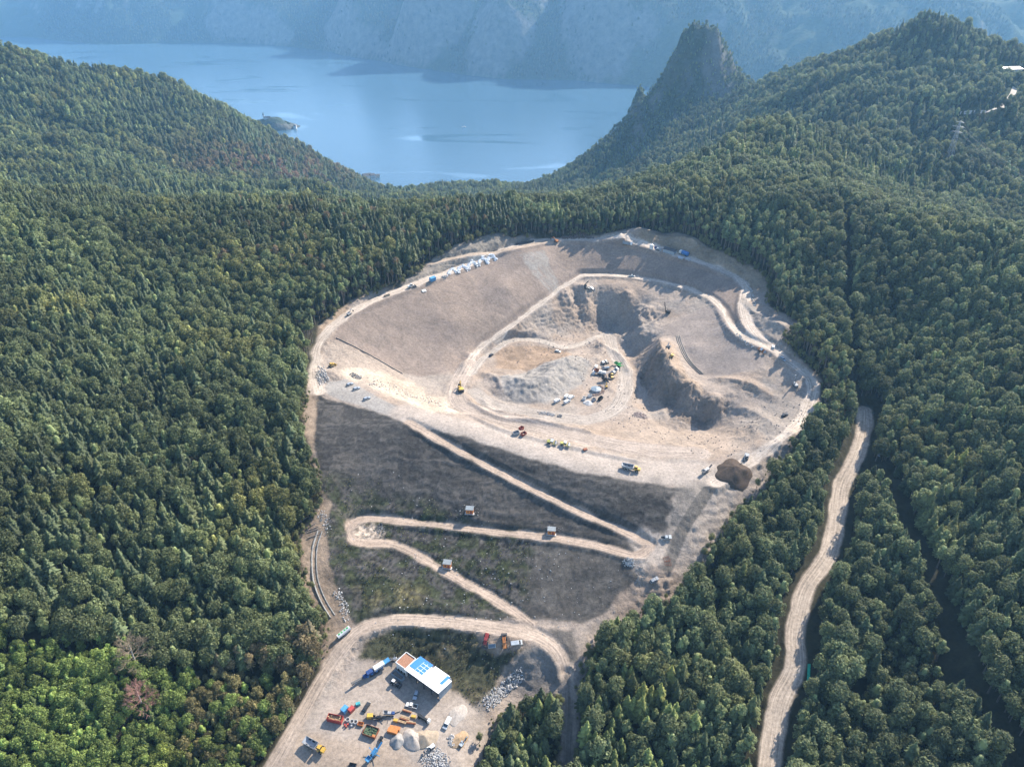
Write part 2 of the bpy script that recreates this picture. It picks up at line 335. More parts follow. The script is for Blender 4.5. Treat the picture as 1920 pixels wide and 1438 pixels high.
for q in ([(1090,540),(1098,565),(1102,592)], [(1060,552),(1072,585)], [(1178,560),(1170,590),(1160,612)], [(1222,582),(1200,612)], [(1262,704),(1246,728),(1232,752)], [(1240,670),(1222,698)], [(1298,726),(1286,756),(1276,780)], [(1336,755),(1330,782)]): ridge(q, 5.5, 6.5, 1.0, .5, 8)
ridge([(1130,555),(1135,585),(1120,608)], -3.0, 8, 1.0, .5, 9); ridge([(1088,606),(1110,602),(1128,606)], 5.0, 9, 1.0, .5, 10); ridge([(1160,596),(1185,606),(1205,626)], 5.0, 10, 1.0, .5, 12); ridge([(1235,772),(1258,792),(1290,806)], 3.5, 8, 1.0, .5, 14); ridge([(1280,722),(1262,752)], -3.0, 6, 1.0, .5, 9)
ridge([(870,772),(930,802),(1010,824),(1100,846),(1200,866)], 1.5, 2.6, 1.0); ridge([(880,757),(935,783),(1010,795),(1110,812)], 1.3, 2.4, 1.0); ridge([(1330,712),(1400,722),(1450,745)], 2.2, 6); ridge([(1340,760),(1400,770),(1450,800)], 1.8, 6)  # first ridge: berm added for its shadow, drawing the dark ditch line
ridge([(1150,690),(1135,712),(1150,735)], 1.2, 3); ridge([(905,700),(930,715),(938,735)], 1.8, 5); ridge([(1120,650),(1160,668),(1180,700)], 2.0, 5)
def zmask(P, w=1.5, n=0.0, f=0.12, seed=5):
    d = sd_poly(GX, GY, P)
    if n: d = d + (fbm(GX*f, GY*f, seed, 4)-0.5)*2*n
    return smooth(-w, w, d)
M_CLEAR = zmask(Z_CLEAR, 1.5, 2.0)
M_DAM = zmask(Z_DAM, 1.0, 1.8); M_GREEN = zmask(Z_DAMGREEN, 8, 8); M_OLIVE = zmask(Z_OLIVE, 5, 5); M_DGREY = zmask(Z_DAMGREY, 3, 3)
M_BANK = zmask(Z_BANK, 1.5, 2); M_WALL = zmask(Z_WALL, 1.0, 0.6); M_FAN = zmask(Z_FAN, 1.5, 1.0); M_FACE = zmask(Z_FACE, 1.5, 1.0)
M_HOLE = zmask(zone([(1040,578),(1068,546),(1093,538),(1151,547),(1196,565),(1246,590),(1205,622),(1150,630),(1080,622)]), 2, 2); M_GM = zmask(Z_GREYMOUND, 2, 2)
# fine relief: dunes of loosened earth, furrows on the faces, crumbly edges
n1 = fbm(GX*0.09, GY*0.09, 11, 5)-0.5; n2 = fbm(GX*0.35, GY*0.35, 23, 4)-0.5; nr = fbm(GX*0.06, GY*0.06, 31, 4, True)-0.5
slope_y, slope_x = np.gradient(HH, CELL); SLOPE = np.hypot(slope_x, slope_y)
rough = 0.9*np.ones_like(HH)
rough = rough*(1-M_WALL)+0.16*M_WALL; rough = rough*(1-M_FAN)+0.12*M_FAN; rough = rough*(1-M_DAM)+0.5*M_DAM
myard = zmask(Z_YARD, 3, 1); rough = rough*(1-myard)+0.22*myard
mplat = zmask(Z_PLAT, 2, 1); rough = rough*(1-mplat)+0.08*mplat
crestw, _ = dist_poly(GX, GY, catmull([at_h(*p) for p in [(760,780,-231),(900,815,-234),(1050,858,-238),(1200,886,-240.5),(1310,885,-241.3)]]), 30)
mcrest = 1-smooth(7, 13, crestw); rough = rough*(1-mcrest)+0.07*mcrest
rough = rough*(1-RM)+0.05*RM
rough = rough*(0.55+0.9*smooth(0.15, 0.6, SLOPE))
HH = HH + rough*(1.6*n1+1.1*n2+0.9*nr*smooth(0.2, 0.5, SLOPE))
# erosion rills: run down the fall line of the spoil faces
bl = bilin(base_h(*np.meshgrid(np.arange(SX0, SX1+24, 12.0), np.arange(SY0, SY1+24, 12.0))), SX0, SY0, 12.0, GX, GY)
by, bx = np.gradient(bl, CELL); bm_ = np.hypot(bx, by)+1e-6; dirx = bx/bm_; diry = by/bm_
lat = GX*diry - GY*dirx
rill = fbm(lat*0.42, bl*0.05, 41, 3, True)-0.5
mrill = np.clip(M_FACE*1.0 + M_HOLE + smooth(0.45, 0.8, SLOPE)*(1-M_DAM)*M_CLEAR*(1-M_WALL), 0, 1)
HH = HH + (1.5+1.6*M_FACE)*rill*mrill*(1-RM) + 1.6*(fbm(GX*.22, GY*.22, 49, 4, True)-.5)*(M_FACE+.8*M_HOLE+.6*M_GM)
st_ = HH/2.6 + 1.6*n1; led = (st_-np.floor(st_)); led = np.where(led < .72, led/.72*.28, .28+(led-.72)/.28*.72)-led
HH = HH + (2.0+1.6*M_FACE+2.0*M_HOLE)*led*smooth(0.35, 0.7, SLOPE)*(1-M_DAM)*(1-M_WALL)*(1-M_FAN)*M_CLEAR*(1-RM)*(0.4+0.9*smooth(.4, .6, fbm(GX*.05, GY*.05, 43, 3)))
fd = smooth(2, 60, -sd_poly(GX, GY, Z_CLEAR))*smooth(8, 30, dist_poly(GX, GY, ROADS['hill_road'][0], 60)[0])*smooth(0, 40, np.minimum(np.minimum(GX-SX0, SX1-GX), np.minimum(GY-SY0, SY1-GY)))
HH = HH + fd*(16*(fbm(GX*.016, GY*.016, 45, 3)-.5) + 7*(fbm(GX*.05, GY*.05, 46, 2)-.5))
# the dark face is raked along its contours
cont = fbm(bl*1.25+n1*4.5, lat*0.07, 47, 4)-0.5
HH = HH + (0.8*cont+0.5*(fbm(GX*.5, GY*.5, 48, 3)-.5)*(.3+.7*M_GREEN))*M_DAM*(1-RM)*(1-M_DGREY)
rake = fbm(lat*0.55, bl*0.03+n1*0.5, 53, 2)-0.5
HH = HH + 0.22*rake*np.clip(M_WALL+M_FAN, 0, 1)*(1-RM)

# ------------------------------------------------------------------ colour of the ground by what lies there
COL = np.empty(GX.shape+(3,)); COL[:] = (0.40, 0.345, 0.300)
def paint(m, c, vary=0.0, seed=61, f=0.08):
    global COL
    c = np.array(c)[None,None,:]*(1+vary*(fbm(GX*f, GY*f, seed, 4)-0.5)*2)[...,None]
    COL = COL*(1-m[...,None]) + c*m[...,None]
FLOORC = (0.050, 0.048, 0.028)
blot = smooth(0.45, 0.65, fbm(GX*0.035, GY*0.035, 71, 4))
paint(blot*0.5, (0.345, 0.325, 0.30)); paint(smooth(0.52, 0.7, fbm(GX*0.05, GY*0.05, 73, 4))*0.55, (0.36, 0.285, 0.225))
paint(zmask(Z_STRIP, 1.5, 2.5), (0.33, 0.265, 0.205), 0.5); paint(zmask(Z_CREAM, 4, 6), (0.56, 0.49, 0.405), 0.35)
paint(zmask(Z_PLAT, 1, 1), (0.36, 0.35, 0.335), 0.1)
paint(M_WALL, (0.305, 0.252, 0.218), 0.18, 67, 0.03); paint(M_WALL*smooth(0.5, 0.62, fbm(GX*0.02, GY*0.02, 79, 4))*0.7, (0.36, 0.29, 0.24)); paint(M_WALL*smooth(0.0, 0.2, rake)*0.6, (0.24, 0.205, 0.18))
paint(zmask(Z_CORNER, 1, 0.5), (0.43, 0.37, 0.315)); paint(M_FAN, (0.35, 0.305, 0.275), 0.1); paint(M_FAN*smooth(0.0, 0.2, rake)*0.4, (0.29, 0.255, 0.235))
paint(zmask(Z_SPILL, 1, 2)*smooth(-0.25, 0.1, rake), (0.34, 0.325, 0.305)); paint(zmask(Z_CUT, 1, 1.5), (0.27, 0.25, 0.222), 0.35); paint(zmask(Z_CUT2, 1, 1.5), (0.27, 0.25, 0.225), 0.35)
paint(zmask(Z_YELLOW, 2, 3)*0.9, (0.34, 0.28, 0.205), 0.4); paint(zmask(Z_ORANGE, 2, 2)*0.8, (0.40, 0.31, 0.225), 0.4)
paint(zmask(Z_BROWN, 2, 2), (0.335, 0.255, 0.19), 0.4, 69, 0.15); paint(zmask(Z_GREYMOUND, 2, 2), (0.37, 0.355, 0.335), 0.2)
paint(zmask(Z_SAND, 4, 4)*0.6, (0.42, 0.34, 0.27), 0.3); paint(M_FACE, (0.285, 0.24, 0.205), 0.3); paint(zmask(Z_TERR, 2, 2)*0.7, (0.42, 0.33, 0.25), 0.3)
paint(mcrest, (0.45, 0.405, 0.365), 0.12, 77, 0.12)
paint(myard, (0.40, 0.355, 0.315), 0.2); paint(zmask(Z_YARDPALE, 3, 4), (0.43, 0.36, 0.295), 0.3)
DAMC = (0.066, 0.064, 0.062)
paint(M_DAM, DAMC, 0.25, 83, 0.05); paint(M_DAM*smooth(0.06, 0.2, cont)*0.75, (0.135, 0.13, 0.124)); paint(M_DAM*smooth(0.5, 0.72, fbm(bl*0.12, lat*0.02, 85, 4))*0.4, (0.14, 0.134, 0.127))
paint(M_DAM*M_GREEN*smooth(0.38, 0.6, fbm(GX*0.2, GY*0.2, 87, 4)), (0.048, 0.058, 0.030), 0.4, 88, 0.4)
paint(M_DAM*M_OLIVE*smooth(0.35, 0.6, fbm(GX*0.12, GY*0.12, 89, 4)), (0.135, 0.125, 0.065), 0.4); paint(M_DAM*M_DGREY*(0.4+0.6*smooth(0.35, 0.6, fbm(GX*0.25, GY*0.25, 92, 3))), (0.125, 0.118, 0.108), 0.4, 93, 0.3)
paint(zmask(Z_GREYSLOPE, 6, 9), (0.19, 0.178, 0.165), 0.3); paint(zmask(Z_CHUTE, 0.4, 0.2), (0.165, 0.155, 0.143), 0.15)
paint(M_BANK, (0.055, 0.058, 0.034), 0.5, 94, 0.25); paint(M_BANK*smooth(0.5, 0.7, fbm(GX*0.1, GY*0.1, 95, 4)), (0.145, 0.13, 0.085), 0.3)
paint(zmask(Z_GREYBANK, 1.5, 1.5), (0.24, 0.225, 0.21), 0.3); paint(zmask(Z_TRI, 1, 1), (0.16, 0.15, 0.14), 0.3)
paint(zmask(zone([(1170,1000),(1205,985),(1240,1000),(1262,1000),(1240,1060),(1200,1075),(1175,1050),(1130,1030),(1190,1035)]), 2, 2), (0.43, 0.385, 0.345), 0.2)
paint(zmask(zone([(655,968),(700,985),(722,1000),(715,1015),(760,1025),(690,1028),(655,1010)]), 1.5, 1.5), (0.43, 0.37, 0.31), 0.2)
# tufts, clods and washed out streaks on the dark face and the bank
tf = fbm(GX*.9, GY*.9, 98, 2)-.5
COL = COL*(1+np.clip(M_DAM*(.35+.65*M_GREEN)+M_BANK, 0, 1)*np.clip(tf*2.4, -.6, 1.1))[...,None]
wash = smooth(.56, .74, fbm(lat*.22, bl*.045+n1*.4, 99, 3))*M_DAM; paint(wash*.5, (0.15, 0.138, 0.125), .3)
for nme, c in (('rim_road', (0.60, 0.535, 0.47)), ('upper_track', (0.46, 0.39, 0.325)), ('ramp_road', (0.58, 0.52, 0.455)), ('haul_road', (0.46, 0.40, 0.35)), ('pit_road', (0.45, 0.41, 0.37)),
               ('switchback_road', (0.44, 0.365, 0.305)), ('access_road', (0.47, 0.40, 0.34)), ('floor_track', (0.47, 0.43, 0.385)), ('hill_road', (0.56, 0.49, 0.42)), ('forest_spur', (0.36, 0.335, 0.31)), ('forest_track', (0.22, 0.20, 0.18))):
    P, hw, sh = ROADS[nme]; D, T = dist_poly(GX, GY, P, 20)
    m = 1-smooth(hw-0.7, hw+0.7, D+rn*3.4)
    paint(m, c, 0.1, 96, 0.1)
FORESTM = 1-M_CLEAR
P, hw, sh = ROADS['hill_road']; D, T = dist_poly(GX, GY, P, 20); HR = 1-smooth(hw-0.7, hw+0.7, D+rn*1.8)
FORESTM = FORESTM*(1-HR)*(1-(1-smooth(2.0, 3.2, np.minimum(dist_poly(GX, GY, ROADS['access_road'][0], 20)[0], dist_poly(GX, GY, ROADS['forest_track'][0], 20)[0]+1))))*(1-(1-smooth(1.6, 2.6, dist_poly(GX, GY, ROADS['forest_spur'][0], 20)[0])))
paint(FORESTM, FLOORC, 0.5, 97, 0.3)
ROUGHV = rough
COL = COL*np.array([0.625, 0.59, 0.55])
Z_SITE = HH + CAMZ
RMV = np.stack([OFF, ALONG, RM], -1)

# ------------------------------------------------------------------ mid terrain
MX0, MX1, MY0, MY1, MC = -1700.0, 1700.0, 40.0, 2200.0, 6.0
mx = np.arange(MX0, MX1+1, MC); my = np.arange(MY0, MY1+1, MC); MGX, MGY = np.meshgrid(mx, my)
MH = base_h(MGX, MGY)
fade = smooth(20, 260, np.maximum(np.maximum(SX0-MGX, MGX-SX1), np.maximum(SY0-MGY, MGY-SY1)))
_sx, _sy, _ = at_y(1290, 60, 1585); spk = np.exp(-(((MGX-_sx)/190)**2 + ((MGY-_sy)/170)**2))
MH = MH + (1-np.clip(spk*1.6, 0, 1))*(1-.8*np.exp(-((MGX+150)/350)**2-((MGY-1650)/300)**2))*fade*(48*(fbm(MGX*0.006, MGY*0.006, 101, 4)-0.5) + 24*(fbm(MGX*0.02, MGY*0.02, 103, 3)-0.5))
MH = MH + spk*(40*(fbm(MGX*0.013, MGY*0.013, 107, 4, True)-0.6) + 34*(fbm(MGX*0.035, MGY*0.035, 109, 3, True)-0.55))
# gullies without trees
GULLY1 = wpoly([(1650,885),(1700,1000),(1775,1180),(1845,1330),(1895,1430)])
GULLY2 = np.array([at_y(a, b, y)[:2] for a, b, y in [(1548,300,760),(1560,400,600),(1578,500,500),(1615,600,400),(1632,700,350),(1640,780,315)]])
def hf(X, Y):
    X = np.asarray(X, float); Y = np.asarray(Y, float)
    ins = (X > SX0+1) & (X < SX1-1) & (Y > SY0+1) & (Y < SY1-1)
    return np.where(ins, bilin(HH, SX0, SY0, CELL, X, Y), bilin(MH, MX0, MY0, MC, X, Y))
def ground(px, py, t1=900.0):
    p = march(px, py, hf, 150.0, t1)
    return np.array([p[0], p[1], float(hf(p[0], p[1]))+CAMZ])

# ------------------------------------------------------------------ materials
def nodes(name):
    m = bpy.data.materials.new(name); m.use_nodes = True
    t = m.node_tree; return m, t.nodes, t.links, t.nodes['Principled BSDF']
def N(nt, kind, **kw):
    n = nt.new(kind)
    for k, v in kw.items(): setattr(n, k, v)
    return n
def noise_fac(nt, ln, vec, scale, detail=4, rough=0.6):
    n = nt.new('ShaderNodeTexNoise'); n.inputs['Scale'].default_value = scale; n.inputs['Detail'].default_value = detail; n.inputs['Roughness'].default_value = rough
    ln.new(vec, n.inputs['Vector']); return n.outputs['Fac']
def maprange(nt, ln, val, a, b, c, d):
    n = nt.new('ShaderNodeMapRange'); ln.new(val, n.inputs[0])
    for i, q in enumerate((a, b, c, d)): n.inputs[i+1].default_value = q
    return n.outputs[0]
def mathn(nt, ln, op, a, b):
    n = nt.new('ShaderNodeMath'); n.operation = op
    for i, q in enumerate((a, b)):
        if isinstance(q, (int, float)): n.inputs[i].default_value = q
        else: ln.new(q, n.inputs[i])
    return n.outputs[0]
def mulcol(nt, ln, col, fac):
    n = nt.new('ShaderNodeVectorMath'); n.operation = 'SCALE'; ln.new(col, n.inputs[0]); ln.new(fac, n.inputs['Scale']); return n.outputs[0]

def ground_material():
    m, nt, ln, p = nodes('ground_earth')
    geo = nt.new('ShaderNodeNewGeometry'); pos = geo.outputs['Position']
    col = N(nt, 'ShaderNodeAttribute', attribute_name='col').outputs['Color']
    ra = N(nt, 'ShaderNodeAttribute', attribute_name='road'); sep = nt.new('ShaderNodeSeparateXYZ'); ln.new(ra.outputs['Vector'], sep.inputs[0])
    rv = N(nt, 'ShaderNodeAttribute', attribute_name='relief').outputs['Fac']
    comb = nt.new('ShaderNodeCombineXYZ'); ln.new(mathn(nt, ln, 'MULTIPLY', sep.outputs[0], 1.3), comb.inputs[0]); ln.new(mathn(nt, ln, 'MULTIPLY', sep.outputs[1], 0.035), comb.inputs[1])
    st = maprange(nt, ln, noise_fac(nt, ln, comb.outputs[0], 1.0, 3, 0.7), 0.3, 0.7, -0.42, 0.36)
    st = mathn(nt, ln, 'MULTIPLY', st, sep.outputs[2])
    f1 = maprange(nt, ln, noise_fac(nt, ln, pos, 0.7, 7, 0.8), 0.25, 0.75, 0.5, 1.5)
    f2 = maprange(nt, ln, noise_fac(nt, ln, pos, 0.11, 4, 0.6), 0.3, 0.7, 0.86, 1.14)
    f = mathn(nt, ln, 'ADD', mathn(nt, ln, 'MULTIPLY', f1, f2), st)
    ln.new(mulcol(nt, ln, col, f), p.inputs['Base Color'])
    p.inputs['Roughness'].default_value = 0.95; p.inputs['Specular IOR Level'].default_value = 0.15
    b = nt.new('ShaderNodeBump'); b.inputs['Distance'].default_value = 0.6
    ln.new(mathn(nt, ln, 'ADD', mathn(nt, ln, 'MULTIPLY', rv, 0.9), 0.12), b.inputs['Strength'])
    ln.new(noise_fac(nt, ln, pos, 0.7, 6, 0.75), b.inputs['Height']); ln.new(b.outputs[0], p.inputs['Normal'])
    return m
M_GROUND = ground_material()

def hills_material():
    m, nt, ln, p = nodes('hill_floor')
    geo = nt.new('ShaderNodeNewGeometry'); pos = geo.outputs['Position']; nrm = geo.outputs['Normal']
    sep = nt.new('ShaderNodeSeparateXYZ'); ln.new(nrm, sep.inputs[0])
    rock = N(nt, 'ShaderNodeAttribute', attribute_name='rock').outputs['Fac']
    n1 = noise_fac(nt, ln, pos, 0.03, 8, 0.7)
    cr = nt.new('ShaderNodeValToRGB'); cr.color_ramp.elements[0].position = 0.35; cr.color_ramp.elements[0].color = (0.055, 0.058, 0.052, 1); cr.color_ramp.elements[1].position = 0.68; cr.color_ramp.elements[1].color = (0.15, 0.142, 0.128, 1)
    ln.new(n1, cr.inputs[0])
    cg = nt.new('ShaderNodeValToRGB'); cg.color_ramp.elements[0].position = 0.35; cg.color_ramp.elements[0].color = (0.016, 0.026, 0.012, 1); cg.color_ramp.elements[1].position = 0.7; cg.color_ramp.elements[1].color = (0.04, 0.058, 0.024, 1)
    ln.new(noise_fac(nt, ln, pos, 0.08, 6, 0.7), cg.inputs[0])
    mx_ = nt.new('ShaderNodeMix'); mx_.data_type = 'RGBA'; ln.new(rock, mx_.inputs[0]); ln.new(cg.outputs[0], mx_.inputs[6]); ln.new(cr.outputs[0], mx_.inputs[7])
    ln.new(mx_.outputs[2], p.inputs['Base Color']); p.inputs['Roughness'].default_value = 1.0; p.inputs['Specular IOR Level'].default_value = 0.1
    b = nt.new('ShaderNodeBump'); b.inputs['Strength'].default_value = 0.7; b.inputs['Distance'].default_value = 12.0
    ln.new(noise_fac(nt, ln, pos, 0.05, 8, 0.7), b.inputs['Height']); ln.new(b.outputs[0], p.inputs['Normal'])
    return m
M_HILL = hills_material()

def grid_mesh(name, X, Y, Z, facemask=None, mat=None, attrs=(), smooth_=True):
    ny, nx = X.shape
    idx = np.arange(nx*ny).reshape(ny, nx)
    f = np.stack([idx[:-1,:-1], idx[:-1,1:], idx[1:,1:], idx[1:,:-1]], -1)
    if facemask is not None: f = f[facemask]
    f = f.reshape(-1, 4)
    if len(f) == 0: return None
    used = np.unique(f); rem = np.zeros(nx*ny, np.int64); rem[used] = np.arange(len(used)); f = rem[f]
    me = bpy.data.meshes.new(name); n = len(used)
    co = np.stack([X.ravel()[used], Y.ravel()[used], Z.ravel()[used]], -1)
    me.vertices.add(n); me.vertices.foreach_set('co', co.astype(np.float32).ravel())
    me.loops.add(len(f)*4); me.loops.foreach_set('vertex_index', f.astype(np.int32).ravel())
    me.polygons.add(len(f)); me.polygons.foreach_set('loop_start', np.arange(0, len(f)*4, 4, dtype=np.int32))
    me.polygons.foreach_set('use_smooth', np.full(len(f), smooth_))
    for an, kind, arr in attrs:
        a = me.attributes.new(an, kind, 'POINT')
        if kind == 'FLOAT_COLOR':
            v = np.concatenate([arr.reshape(-1, 3)[used], np.ones((n, 1))], 1); a.data.foreach_set('color', v.astype(np.float32).ravel())
        elif kind == 'FLOAT_VECTOR': a.data.foreach_set('vector', arr.reshape(-1, 3)[used].astype(np.float32).ravel())
        else: a.data.foreach_set('value', arr.ravel()[used].astype(np.float32))
    me.update(); me.validate()
    if mat: me.materials.append(mat)
    o = bpy.data.objects.new(name, me); scene.collection.objects.link(o); return o
def structure(o, label=None, cat=None):
    o['kind'] = 'structure'
    if label: o['label'] = label
    if cat: o['category'] = cat
    return o

# the site sheet is cut along its own grid lines into the ground, the dark face, the yard and each road
def facev(A): return A[:-1,:-1]
FC = np.zeros((NY-1, NX-1), int)
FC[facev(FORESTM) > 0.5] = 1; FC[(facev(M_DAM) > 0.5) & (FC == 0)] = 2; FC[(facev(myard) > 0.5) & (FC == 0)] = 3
FC[((facev(M_WALL) > 0.5) | (facev(M_FAN) > 0.5)) & (FC == 0)] = 4; FC[(facev(M_BANK) > 0.5) & (FC == 0)] = 5
fr = facev(RID); FC = np.where((fr >= 0) & (FC != 1), 10+fr, FC)
AT = [('col', 'FLOAT_COLOR', COL), ('road', 'FLOAT_VECTOR', RMV), ('relief', 'FLOAT', np.clip(ROUGHV, 0, 1))]
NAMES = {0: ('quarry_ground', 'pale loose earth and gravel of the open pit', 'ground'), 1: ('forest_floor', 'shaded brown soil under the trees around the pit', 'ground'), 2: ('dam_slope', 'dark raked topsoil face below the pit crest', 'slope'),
         3: ('gravel_yard', 'trampled gravel yard with parked machines by the workshop', 'yard'), 4: ('pit_wall', 'smooth raked sloping wall around the pit', 'slope'), 5: ('grass_bank', 'grassy bank behind the white roofed workshop', 'slope'),
         10: ('rim_road', 'pale gravel road along the upper rim of the pit', 'road'), 11: ('upper_track', 'narrow track through the cut above the rim', 'road'), 12: ('ramp_road', 'gravel ramp climbing across the pit walls', 'road'),
         13: ('haul_road', 'broad rutted haul road inside the crest', 'road'), 14: ('pit_road', 'dusty road across the pit floor', 'road'), 15: ('switchback_road', 'gravel switchback road down the dark slope', 'road'),
         16: ('access_road', 'gravel access road curving round the lower yard', 'road'), 17: ('hill_road', 'winding gravel road through the forest beyond the pit', 'road'), 18: ('forest_spur', 'short gravel track leading into the trees from the rim', 'road'),
         20: ('floor_track', 'curving track along the foot of the left pit wall', 'road'), 19: ('forest_track', 'narrow shaded track leaving the yard through the trees', 'road')}
for k, (nm, lb, ct) in NAMES.items():
    o = grid_mesh(nm, GX, GY, Z_SITE, FC == k, M_GROUND, AT)
    if o: structure(o, lb, ct)

# hills: everything else up to the lake
hx, hy = MGX[:-1,:-1], MGY[:-1,:-1]
fm = ~((hx > SX0) & (hx+MC < SX1) & (hy > SY0) & (hy+MC < SY1))
dip = np.where((MGX > SX0+0.1) & (MGX < SX1-0.1) & (MGY > SY0+0.1) & (MGY < SY1-0.1), 1.5, 0.0)
msy, msx = np.gradient(MH, MC); MSL = np.hypot(msx, msy)
MROCK = smooth(0.75, 1.15, MSL + (fbm(MGX*0.02, MGY*0.02, 111, 4)-0.5)*0.9)*np.clip(spk*2.2, 0, 1)*smooth(.36, .56, fbm(MGX*0.022, MGY*0.022, 113, 4))
structure(grid_mesh('hills', MGX, MGY, MH+CAMZ-dip, fm, M_HILL, [('rock', 'FLOAT', MROCK)]), 'wooded hills around the pit running down to the lake', 'hills')

# ------------------------------------------------------------------ lake and the mountains beyond it
LAKE_H = -500.0
SHORE = np.array([at_h(a, b, LAKE_H)[:2] for a, b in [(-500,62),(-150,66),(60,72),(180,85),(300,82),(470,82),(600,95),(760,125),(860,140),(960,150),(1080,152),(1180,160),(1260,170),(1400,178),(1600,185),(1900,190),(2400,200)]])
FX0, FX1, FY0, FY1, FCL = -4600.0, 4600.0, 2300.0, 8200.0, 24.0
fx_ = np.arange(FX0, FX1, FCL); fy_ = np.arange(FY0, FY1, FCL); FGX, FGY = np.meshgrid(fx_, fy_)
shy = np.interp(FGX, SHORE[:,0], SHORE[:,1])
dsh = FGY-shy
FH = LAKE_H - 12 + np.where(dsh > 0, 0, dsh*0.05)
dd = np.maximum(dsh + 90*(fbm(FGX*0.004, FGY*0.004, 121, 3)-0.5), 0)
rise = 400*(1-np.exp(-dd/640.0)) + 0.13*dd
rg = fbm(FGX*0.0018, FGY*0.0018, 131, 5, True)-0.5
FH = FH + np.where(dd > 0, rise*(1+0.45*rg) + (150*(fbm(FGX*0.0035, FGY*0.0035, 133, 5, True)-0.55) + 45*(fbm(FGX*0.012, FGY*0.012, 135, 4, True)-0.5))*smooth(0, 260, dd), 0)
wob = 60*(fbm(FGX*0.006, FGY*0.006, 139, 3)-0.5)
for pts, A_, w_ in [([(915,-20,4750),(825,42,4300),(748,84,4060),(700,110,3950)],190,300), ([(1150,-10,4300),(1118,50,3900),(1108,100,3650),(1125,140,3500)],170,230), ([(1010,-10,4500),(960,60,4000),(930,110,3800)],110,220),
                    ([(1300,-10,4700),(1210,50,4100),(1190,110,3750)],120,240), ([(1560,-20,5000),(1440,58,4500),(1365,110,4250)],210,300), ([(1450,-10,5200),(1370,40,4850),(1300,75,4600)],180,300), ([(690,-20,5000),(640,40,4600),(610,80,4350)],140,260), ([(440,-20,5600),(480,50,5000)],140,320),
                    ([(1900,-10,4400),(1760,50,4200),(1620,110,4000)],230,420), ([(150,-10,6500),(260,40,5700)],120,350)]:
    P_ = np.array([at_y(*p)[:2] for p in pts]); D_, T_ = dist_poly(FGX, FGY, P_, w_+80)
    FH = FH + 1.55*A_*np.clip(1-(D_+wob*.7)/(w_*.85), 0, 1)*smooth(0, 200, dd)
FH = np.minimum(FH, 90 + (FH-90)*0.25)
fsy, fsx = np.gradient(FH, FCL); FSL = np.hypot(fsx, fsy)
FROCK = smooth(1.2, 1.65, FSL + (fbm(FGX*0.007, FGY*0.007, 137, 5)-0.5)*1.5)
_, _, _ = 0, 0, 0
far = dsh[:-1,:-1] > -260
structure(grid_mesh('mountains', FGX, FGY, FH+CAMZ, far, M_HILL, [('rock', 'FLOAT', FROCK)]), 'steep rocky forested mountains across the lake', 'mountains')

def lake_material():
    m, nt, ln, p = nodes('lake_water')
    pos = nt.new('ShaderNodeNewGeometry').outputs['Position']
    mp = nt.new('ShaderNodeMapping'); mp.inputs['Scale'].default_value = (0.0016, 0.0042, 0.003); mp.inputs['Rotation'].default_value = (0, 0, 0.5); ln.new(pos, mp.inputs[0])
    w = nt.new('ShaderNodeTexNoise'); w.inputs['Scale'].default_value = 1.0; w.inputs['Detail'].default_value = 5; w.inputs['Distortion'].default_value = 1.6; ln.new(mp.outputs[0], w.inputs['Vector'])
    slick = maprange(nt, ln, w.outputs['Fac'], 0.56, 0.66, 0.0, 1.0)
    p.inputs['Base Color'].default_value = (0.04, 0.085, 0.125, 1); p.inputs['IOR'].default_value = 1.333
    ln.new(maprange(nt, ln, slick, 0, 1, 0.22, 0.08), p.inputs['Roughness'])
    b = nt.new('ShaderNodeBump'); b.inputs['Distance'].default_value = 1.0
    ln.new(maprange(nt, ln, slick, 0, 1, 0.35, 0.05), b.inputs['Strength']); ln.new(noise_fac(nt, ln, pos, 0.12, 5, 0.65), b.inputs['Height']); ln.new(b.outputs[0], p.inputs['Normal'])
    return m
lk = bpy.data.meshes.new('lake'); lk.from_pydata([(-4600,1300,LAKE_H+CAMZ),(4600,1300,LAKE_H+CAMZ),(4600,8200,LAKE_H+CAMZ),(-4600,8200,LAKE_H+CAMZ)], [], [(0,1,2,3)]); lk.materials.append(lake_material())
lo = bpy.data.objects.new('lake', lk); scene.collection.objects.link(lo); structure(lo, 'calm blue mountain lake with darker slick streaks', 'lake')

# ------------------------------------------------------------------ haze
def haze():
    m, nt, ln, p = nodes('haze_air'); nt.remove(p)
    v = nt.new('ShaderNodeVolumePrincipled'); v.inputs['Color'].default_value = (0.31, 0.635, 1.0, 1); v.inputs['Density'].default_value = HAZE_DENSITY; v.inputs['Anisotropy'].default_value = 0.25
    ln.new(v.outputs[0], nt['Material Output'].inputs['Volume'])
    x0, x1, y0, y1, z0, z1 = -5000, 5000, -300, 8600, CAMZ-640, CAMZ+260
    me = bpy.data.meshes.new('haze'); bm = bmesh.new(); bmesh.ops.create_cube(bm, size=1.0)
    for q in bm.verts: q.co = ((x0+x1)/2+q.co.x*(x1-x0), (y0+y1)/2+q.co.y*(y1-y0), (z0+z1)/2+q.co.z*(z1-z0))
    bm.to_mesh(me); bm.free(); me.materials.append(m)
    o = bpy.data.objects.new('haze', me); scene.collection.objects.link(o); o['kind'] = 'stuff'; o['label'] = 'blue morning haze over the lake and mountains'; o['category'] = 'haze'
haze()
